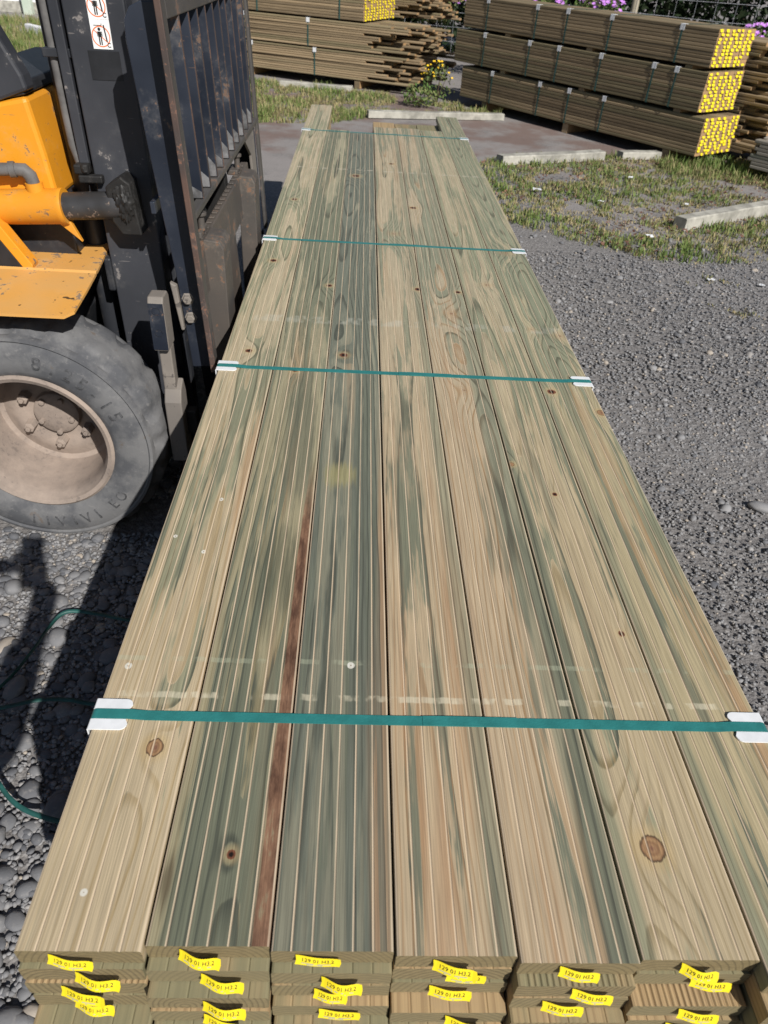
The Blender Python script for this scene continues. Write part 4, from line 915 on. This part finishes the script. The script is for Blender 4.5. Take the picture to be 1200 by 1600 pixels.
# ================================================================== FENCE, HEDGE, FLOWERS, BUILDING
def leafy(n, c, rad, size, seed, shell=.35):
    g_ = np.random.default_rng(seed); d = g_.normal(0, 1, (n, 3)); d /= np.linalg.norm(d, axis=1)[:, None]; rr = g_.uniform(shell, 1, n)**.6
    lob = np.array([1+.35*mnoise.noise((Vector(q)*2.2+Vector((seed, 0, 0)))) for q in d]); Pp = d*(rr*lob)[:, None]*np.array(rad) + np.array(c); Pp[:, 2] = np.maximum(Pp[:, 2], .03)
    a = g_.normal(0, 1, (n, 3)); a /= np.linalg.norm(a, axis=1)[:, None]; b = np.cross(a, g_.normal(0, 1, (n, 3))); b /= np.linalg.norm(b, axis=1)[:, None]; sz = (size*g_.uniform(.5, 1.3, n))[:, None]
    V = np.stack([Pp-a*sz, Pp+b*sz*.45, Pp+a*sz, Pp-b*sz*.45], 1).reshape(-1, 3); return V, np.arange(n*4).reshape(-1, 4), np.repeat(g_.uniform(0, 1, n), 4)
M['hedge'] = grass_mat('dark_hedge_leaves', (.02, .032, .012), (.012, .026, .009)); M['leaf'] = grass_mat('weed_leaves', (.17, .18, .07), (.09, .16, .04))
M['bark'] = simple('bark', (.07, .05, .035), .9, .2); M['purple'] = simple('purple_flower', (.50, .22, .62), .6, .3, var=.2); M['yellowf'] = simple('yellow_flower', (.80, .52, .02), .6, .3, var=.1)
def shrub(name, x, y, rad, n, size, label, cat, mat='hedge', flowers=0, fm='purple', fs=.03, group=None, seed=0, stems=4, zc=None):
    t = empty(name, (x, y, 0), label, cat, group); zc = zc if zc else rad[2]*.85
    V, T, tn = leafy(n, (0, 0, zc), rad, size, seed); o = fast_mesh('foliage', V, T, M[mat], tn, smooth=False); o.parent = t; o['kind'] = 'stuff'
    m = MB(); r_ = random.Random(seed)
    for k in range(stems):
        a = r_.uniform(0, 6.28); q = r_.uniform(.2, .6); m.tube([(r_.uniform(-.05, .05)*rad[0], r_.uniform(-.05, .05), -.02), (q*.4*rad[0]*math.cos(a), q*.4*rad[1]*math.sin(a), zc*.6), (q*rad[0]*math.cos(a), q*rad[1]*math.sin(a), zc*1.35)], [.03*rad[2]+.003, .02*rad[2]+.002, .006*rad[2]+.001], 6)
    o = m.build('stem', M['bark']); o.parent = t
    if flowers:
        m = MB()
        for k in range(flowers):
            a = r_.uniform(0, 6.28); u = r_.uniform(.1, 1); ph = r_.uniform(.15, 1.5); p = Vector((rad[0]*1.0*math.cos(a)*math.cos(ph), rad[1]*1.0*math.sin(a)*math.cos(ph), zc+rad[2]*1.02*math.sin(ph))); nrm_ = Vector((p.x*.5, -.6, .8)).normalized()
            e1 = nrm_.orthogonal().normalized(); e2 = nrm_.cross(e1); s_ = fs*r_.uniform(.7, 1.2); vs = [p-nrm_*s_*.15]
            for i in range(10): rr = s_*(1 if i % 2 == 0 else .62); vs.append(p + (e1*math.cos(i*.628)+e2*math.sin(i*.628))*rr + nrm_*s_*.2)
            m.add(vs, [(0, i+1, (i+1) % 10+1) for i in range(10)])
        o = m.build('flowers', M[fm]); o.parent = t; o['kind'] = 'stuff'
    return t
hl = ['dark dense evergreen shrub behind the wire fence, beside the fence post', 'dark evergreen shrub behind the wire fence above the tagged packs', 'dark evergreen shrub behind the ragged left packs', 'dark evergreen shrub behind fence at the grey stack', 'dark evergreen shrub behind the gap between the two stacks', 'dark evergreen shrub farther along the wire fence', 'dark evergreen shrub at the far end of the wire fence']
for k, (x, y, rx, rz) in enumerate([(4.9, 16.6, 1.6, 1.9), (7.2, 16.0, 1.7, 2.2), (-1.2, 17.6, 1.8, 1.6), (9.4, 14.6, 1.8, 2.0), (2.6, 17.0, 1.6, 1.8), (11.6, 13.4, 1.7, 2.0), (.6, 17.6, 1.5, 1.7)]):
    shrub('evergreen_shrub', x, y, (rx, 1.3, rz), 6500, .085, hl[k], 'shrub', seed=60+k, group='evergreen shrubs behind the fence', zc=rz*.8)
fence = empty('wire_fence', (4.3, 14.0, 0), 'wire mesh stock fence on round timber posts before dark shrubs', 'fence')
fd = Vector((.93, -.37, 0)).normalized(); fp = Vector((4.31, 14.0, 0))
for k in (-2, 0, 1, 2):
    q = fp + fd*k*3.7; m = MB(); m.tube([q-Vector((0, 0, .05)), q+Vector((0, 0, 1.95))], [.062, .055], 12); par(m.build('fence_post', M['post'], smooth=40), fence) if True else 0
for z in (.12, .32, .52, .73, .95, 1.18, 1.42, 1.68):
    m = MB(); m.tube([fp+fd*k*1.45+Vector((-.06*fd.y*-1, -.06, z+.012*math.sin(k*2.1+z*9))) for k in range(-4, 7)], .0032, 5); par(m.build('line_wire', M['wire']), fence)
m = MB()
for k in range(-18, 30): q = fp+fd*k*.3+Vector((-.0, -.063, 0)); m.tube([q+Vector((0, 0, .12)), q+Vector((.004, 0, 1.68))], .0026, 4)
o = m.build('stay_wires', M['wire'], fence); o['kind'] = 'stuff'
fls = [(1.95, 13.2, .45, 'purple flowering bush behind the gap between stacks'), (3.45, 13.0, .42, 'purple flowering bush behind middle of the topmost tagged pack'), (6.0, 12.9, .5, 'purple flowering bush beside the topmost tagged pack end'), (2.6, 13.3, .38, 'small purple flowering bush beside the fence behind the stacks'), (.95, 13.2, .4, 'purple flowering bush behind the ragged left pack')]
for k, (x, y, r_, lab) in enumerate(fls): shrub('flowering_bush', x, y, (r_*1.1, r_*.8, r_*.62), 900, .035, lab, 'bush', 'leaf', 60, 'purple', .035, 'purple flowering bushes', 80+k, zc=(.92, .95, .66, .95, .92)[k])
shrub('flowering_weed', 4.42, 8.25, (.20, .15, .30), 380, .03, 'pale weed with purple flowers growing beside the grey stack', 'weed', 'leaf', 12, 'purple', .028, None, 90)
shrub('flowering_weed', .93, 10.55, (.22, .18, .26), 300, .022, 'green weed with yellow flowers before the ragged board ends', 'weed', 'leaf', 26, 'yellowf', .016, None, 91)
shrub('leafy_weed', .72, 10.35, (.24, .2, .13), 420, .026, 'low leafy green weed beside the yellow flowering one', 'weed', 'leaf', 0, seed=92)
# white building, verge kerb and road edge seen past the mast
b = empty('white_building', (-10, 20.5, 0), 'white walled building with pale green post seen past the mast', 'building')
m = MB(); m.box(-16, -2.5, 18.6, 22, .0, 3.2); par(m.build('wall', M['wall']), b); m = MB(); m.box(-16.2, -2.3, 18.3, 22.2, 3.2, 3.4); par(m.build('roof', M['concrete']), b)
m = MB(); m.box(-16.01, -2.49, 18.57, 18.6, .0, .2); par(m.build('plinth', M['concrete']), b)
for x in (-10.5, -7.05, -3.6): m = MB(); m.box(x-.09, x+.09, 18.30, 18.46, -.02, 3.2); par(m.build('wall_post', M['paleg'], bevel=.01), b)
beam('road_kerb', (-5.9, 15.2), (-3.9, 13.3), .10, .14, 'white kerb stone in the grass verge behind the forklift', mat='wall')
beam('timber_edging', (-7.0, 12.35), (-2.6, 12.2), .08, .05, 'pale timber edging at the foot of the grass verge', mat='post')

# ================================================================== PHOTOGRAPHER (stands behind the camera; only the shadow is in the picture)
C0 = Vector((0, 0, CAMH)); 
def cp(r, u, f): return C0 + CX*r + CU*u + CF*f
ph = MB()
def slab(m, r0, r1, u0, u1, f0, f1): m.add([cp(r, u, f) for f in (f0, f1) for u in (u0, u1) for r in (r0, r1)], [(0, 2, 3, 1), (4, 5, 7, 6), (0, 1, 5, 4), (2, 6, 7, 3), (0, 4, 6, 2), (1, 3, 7, 5)])
slab(ph, -.062, .014, -.145, .016, -.020, -.0115)
tag(ph.build('phone', M['glassblack'], bevel=.003), 'black phone held up by the photographer whose shadow falls by the tyre', 'phone')
def skin(name, chain, mat, parent, sub=2):
    """chain: list of (point, radius, parent index)"""
    me = bpy.data.meshes.new(name); me.from_pydata([c[0] for c in chain], [(c[2], i) for i, c in enumerate(chain) if c[2] is not None], [])
    o = bpy.data.objects.new(name, me); COL.objects.link(o); me.materials.append(mat)
    sk = o.modifiers.new('skin', 'SKIN'); sk.use_smooth_shade = True
    for i, c in enumerate(chain): me.skin_vertices[0].data[i].radius = (c[1], c[1]); me.skin_vertices[0].data[i].use_root = (i == 0)
    s_ = o.modifiers.new('sub', 'SUBSURF'); s_.levels = sub; s_.render_levels = sub
    o.parent = parent; o.location = -Vector(parent.location); return o
per = empty('person', (-.54, -.62, 0), 'person in navy shirt holding up a phone, seen as a shadow beside the tyre', 'person')
B = Vector((-.54, -.62, 0)); hr = cp(.020, -.115, -.030); hlh = cp(-.072, -.075, -.030)
shR, shL = B+Vector((.20, .02, 1.40)), B+Vector((-.20, .04, 1.40)); elR = Vector((-.10, -.31, 1.18)); elL = Vector((-.52, -.22, 1.20))
skin('body', [(B+Vector((0, 0, .95)), .13, None), (B+Vector((0, .0, 1.15)), .12, 0), (B+Vector((0, .01, 1.36)), .13, 1), (B+Vector((0, .03, 1.49)), .055, 2), (B+Vector((.01, .06, 1.60)), .085, 3), (B+Vector((.015, .065, 1.70)), .082, 4),
    (shR, .062, 2), (elR, .045, 6), (hr-CF*.03-CU*.06+CX*.015, .036, 7), (hr+CX*.006, .046, 8), (shL, .062, 2), (elL, .042, 10), (hlh-CF*.015-CX*.05, .027, 11), (hlh, .032, 12),
    (B+Vector((.10, 0, .88)), .085, 0), (B+Vector((.11, .02, .48)), .056, 14), (B+Vector((.12, -.01, .09)), .04, 15), (B+Vector((.13, .14, .045)), .038, 16),
    (B+Vector((-.10, 0, .88)), .085, 0), (B+Vector((-.11, .02, .48)), .056, 18), (B+Vector((-.13, -.01, .09)), .04, 19), (B+Vector((-.15, .14, .045)), .038, 20)], M['skin'], per)
skin('shirt', [(B+Vector((0, 0, .93)), .15, None), (B+Vector((0, .0, 1.15)), .14, 0), (B+Vector((0, .01, 1.36)), .148, 1), (B+Vector((0, .02, 1.43)), .09, 2), (shR, .078, 2), (elR, .062, 4), (elR.lerp(hr, .6), .052, 5), (shL, .078, 2), (elL, .056, 7), (elL.lerp(hlh, .55), .046, 8)], M['cloth'], per)
skin('trousers', [(B+Vector((0, 0, .96)), .142, None), (B+Vector((.10, 0, .86)), .105, 0), (B+Vector((.11, .02, .48)), .078, 1), (B+Vector((.12, -.01, .12)), .07, 2), (B+Vector((-.10, 0, .86)), .105, 0), (B+Vector((-.11, .02, .48)), .078, 4), (B+Vector((-.13, -.01, .12)), .07, 5)], M['trouser'], per)
skin('hair', [(B+Vector((.01, .03, 1.64)), .08, None), (B+Vector((.013, .045, 1.73)), .088, 0)], M['hair'], per)
for i in range(4):
    skin('finger', [(hr-CU*.004*i, .012, None), (hr+CX*.004+CU*(-.012+.020*i)-CF*.004, .0095, 0), (hr+CX*(-.012)+CU*(-.010+.021*i)+CF*.008, .0085, 1)], M['skin'], per, 1)
skin('thumb', [(hr-CU*.01, .013, None), (hr-CX*.02+CU*.03-CF*.006, .010, 0), (hr-CX*.045+CU*.045+CF*.006, .009, 1)], M['skin'], per, 1)
for i in range(4):
    skin('finger', [(hlh-CU*.004*i, .012, None), (hlh+CX*.004+CU*(-.02+.019*i)-CF*.004, .0095, 0), (hlh+CX*.018+CU*(-.018+.019*i)+CF*.006, .0085, 1)], M['skin'], per, 1)
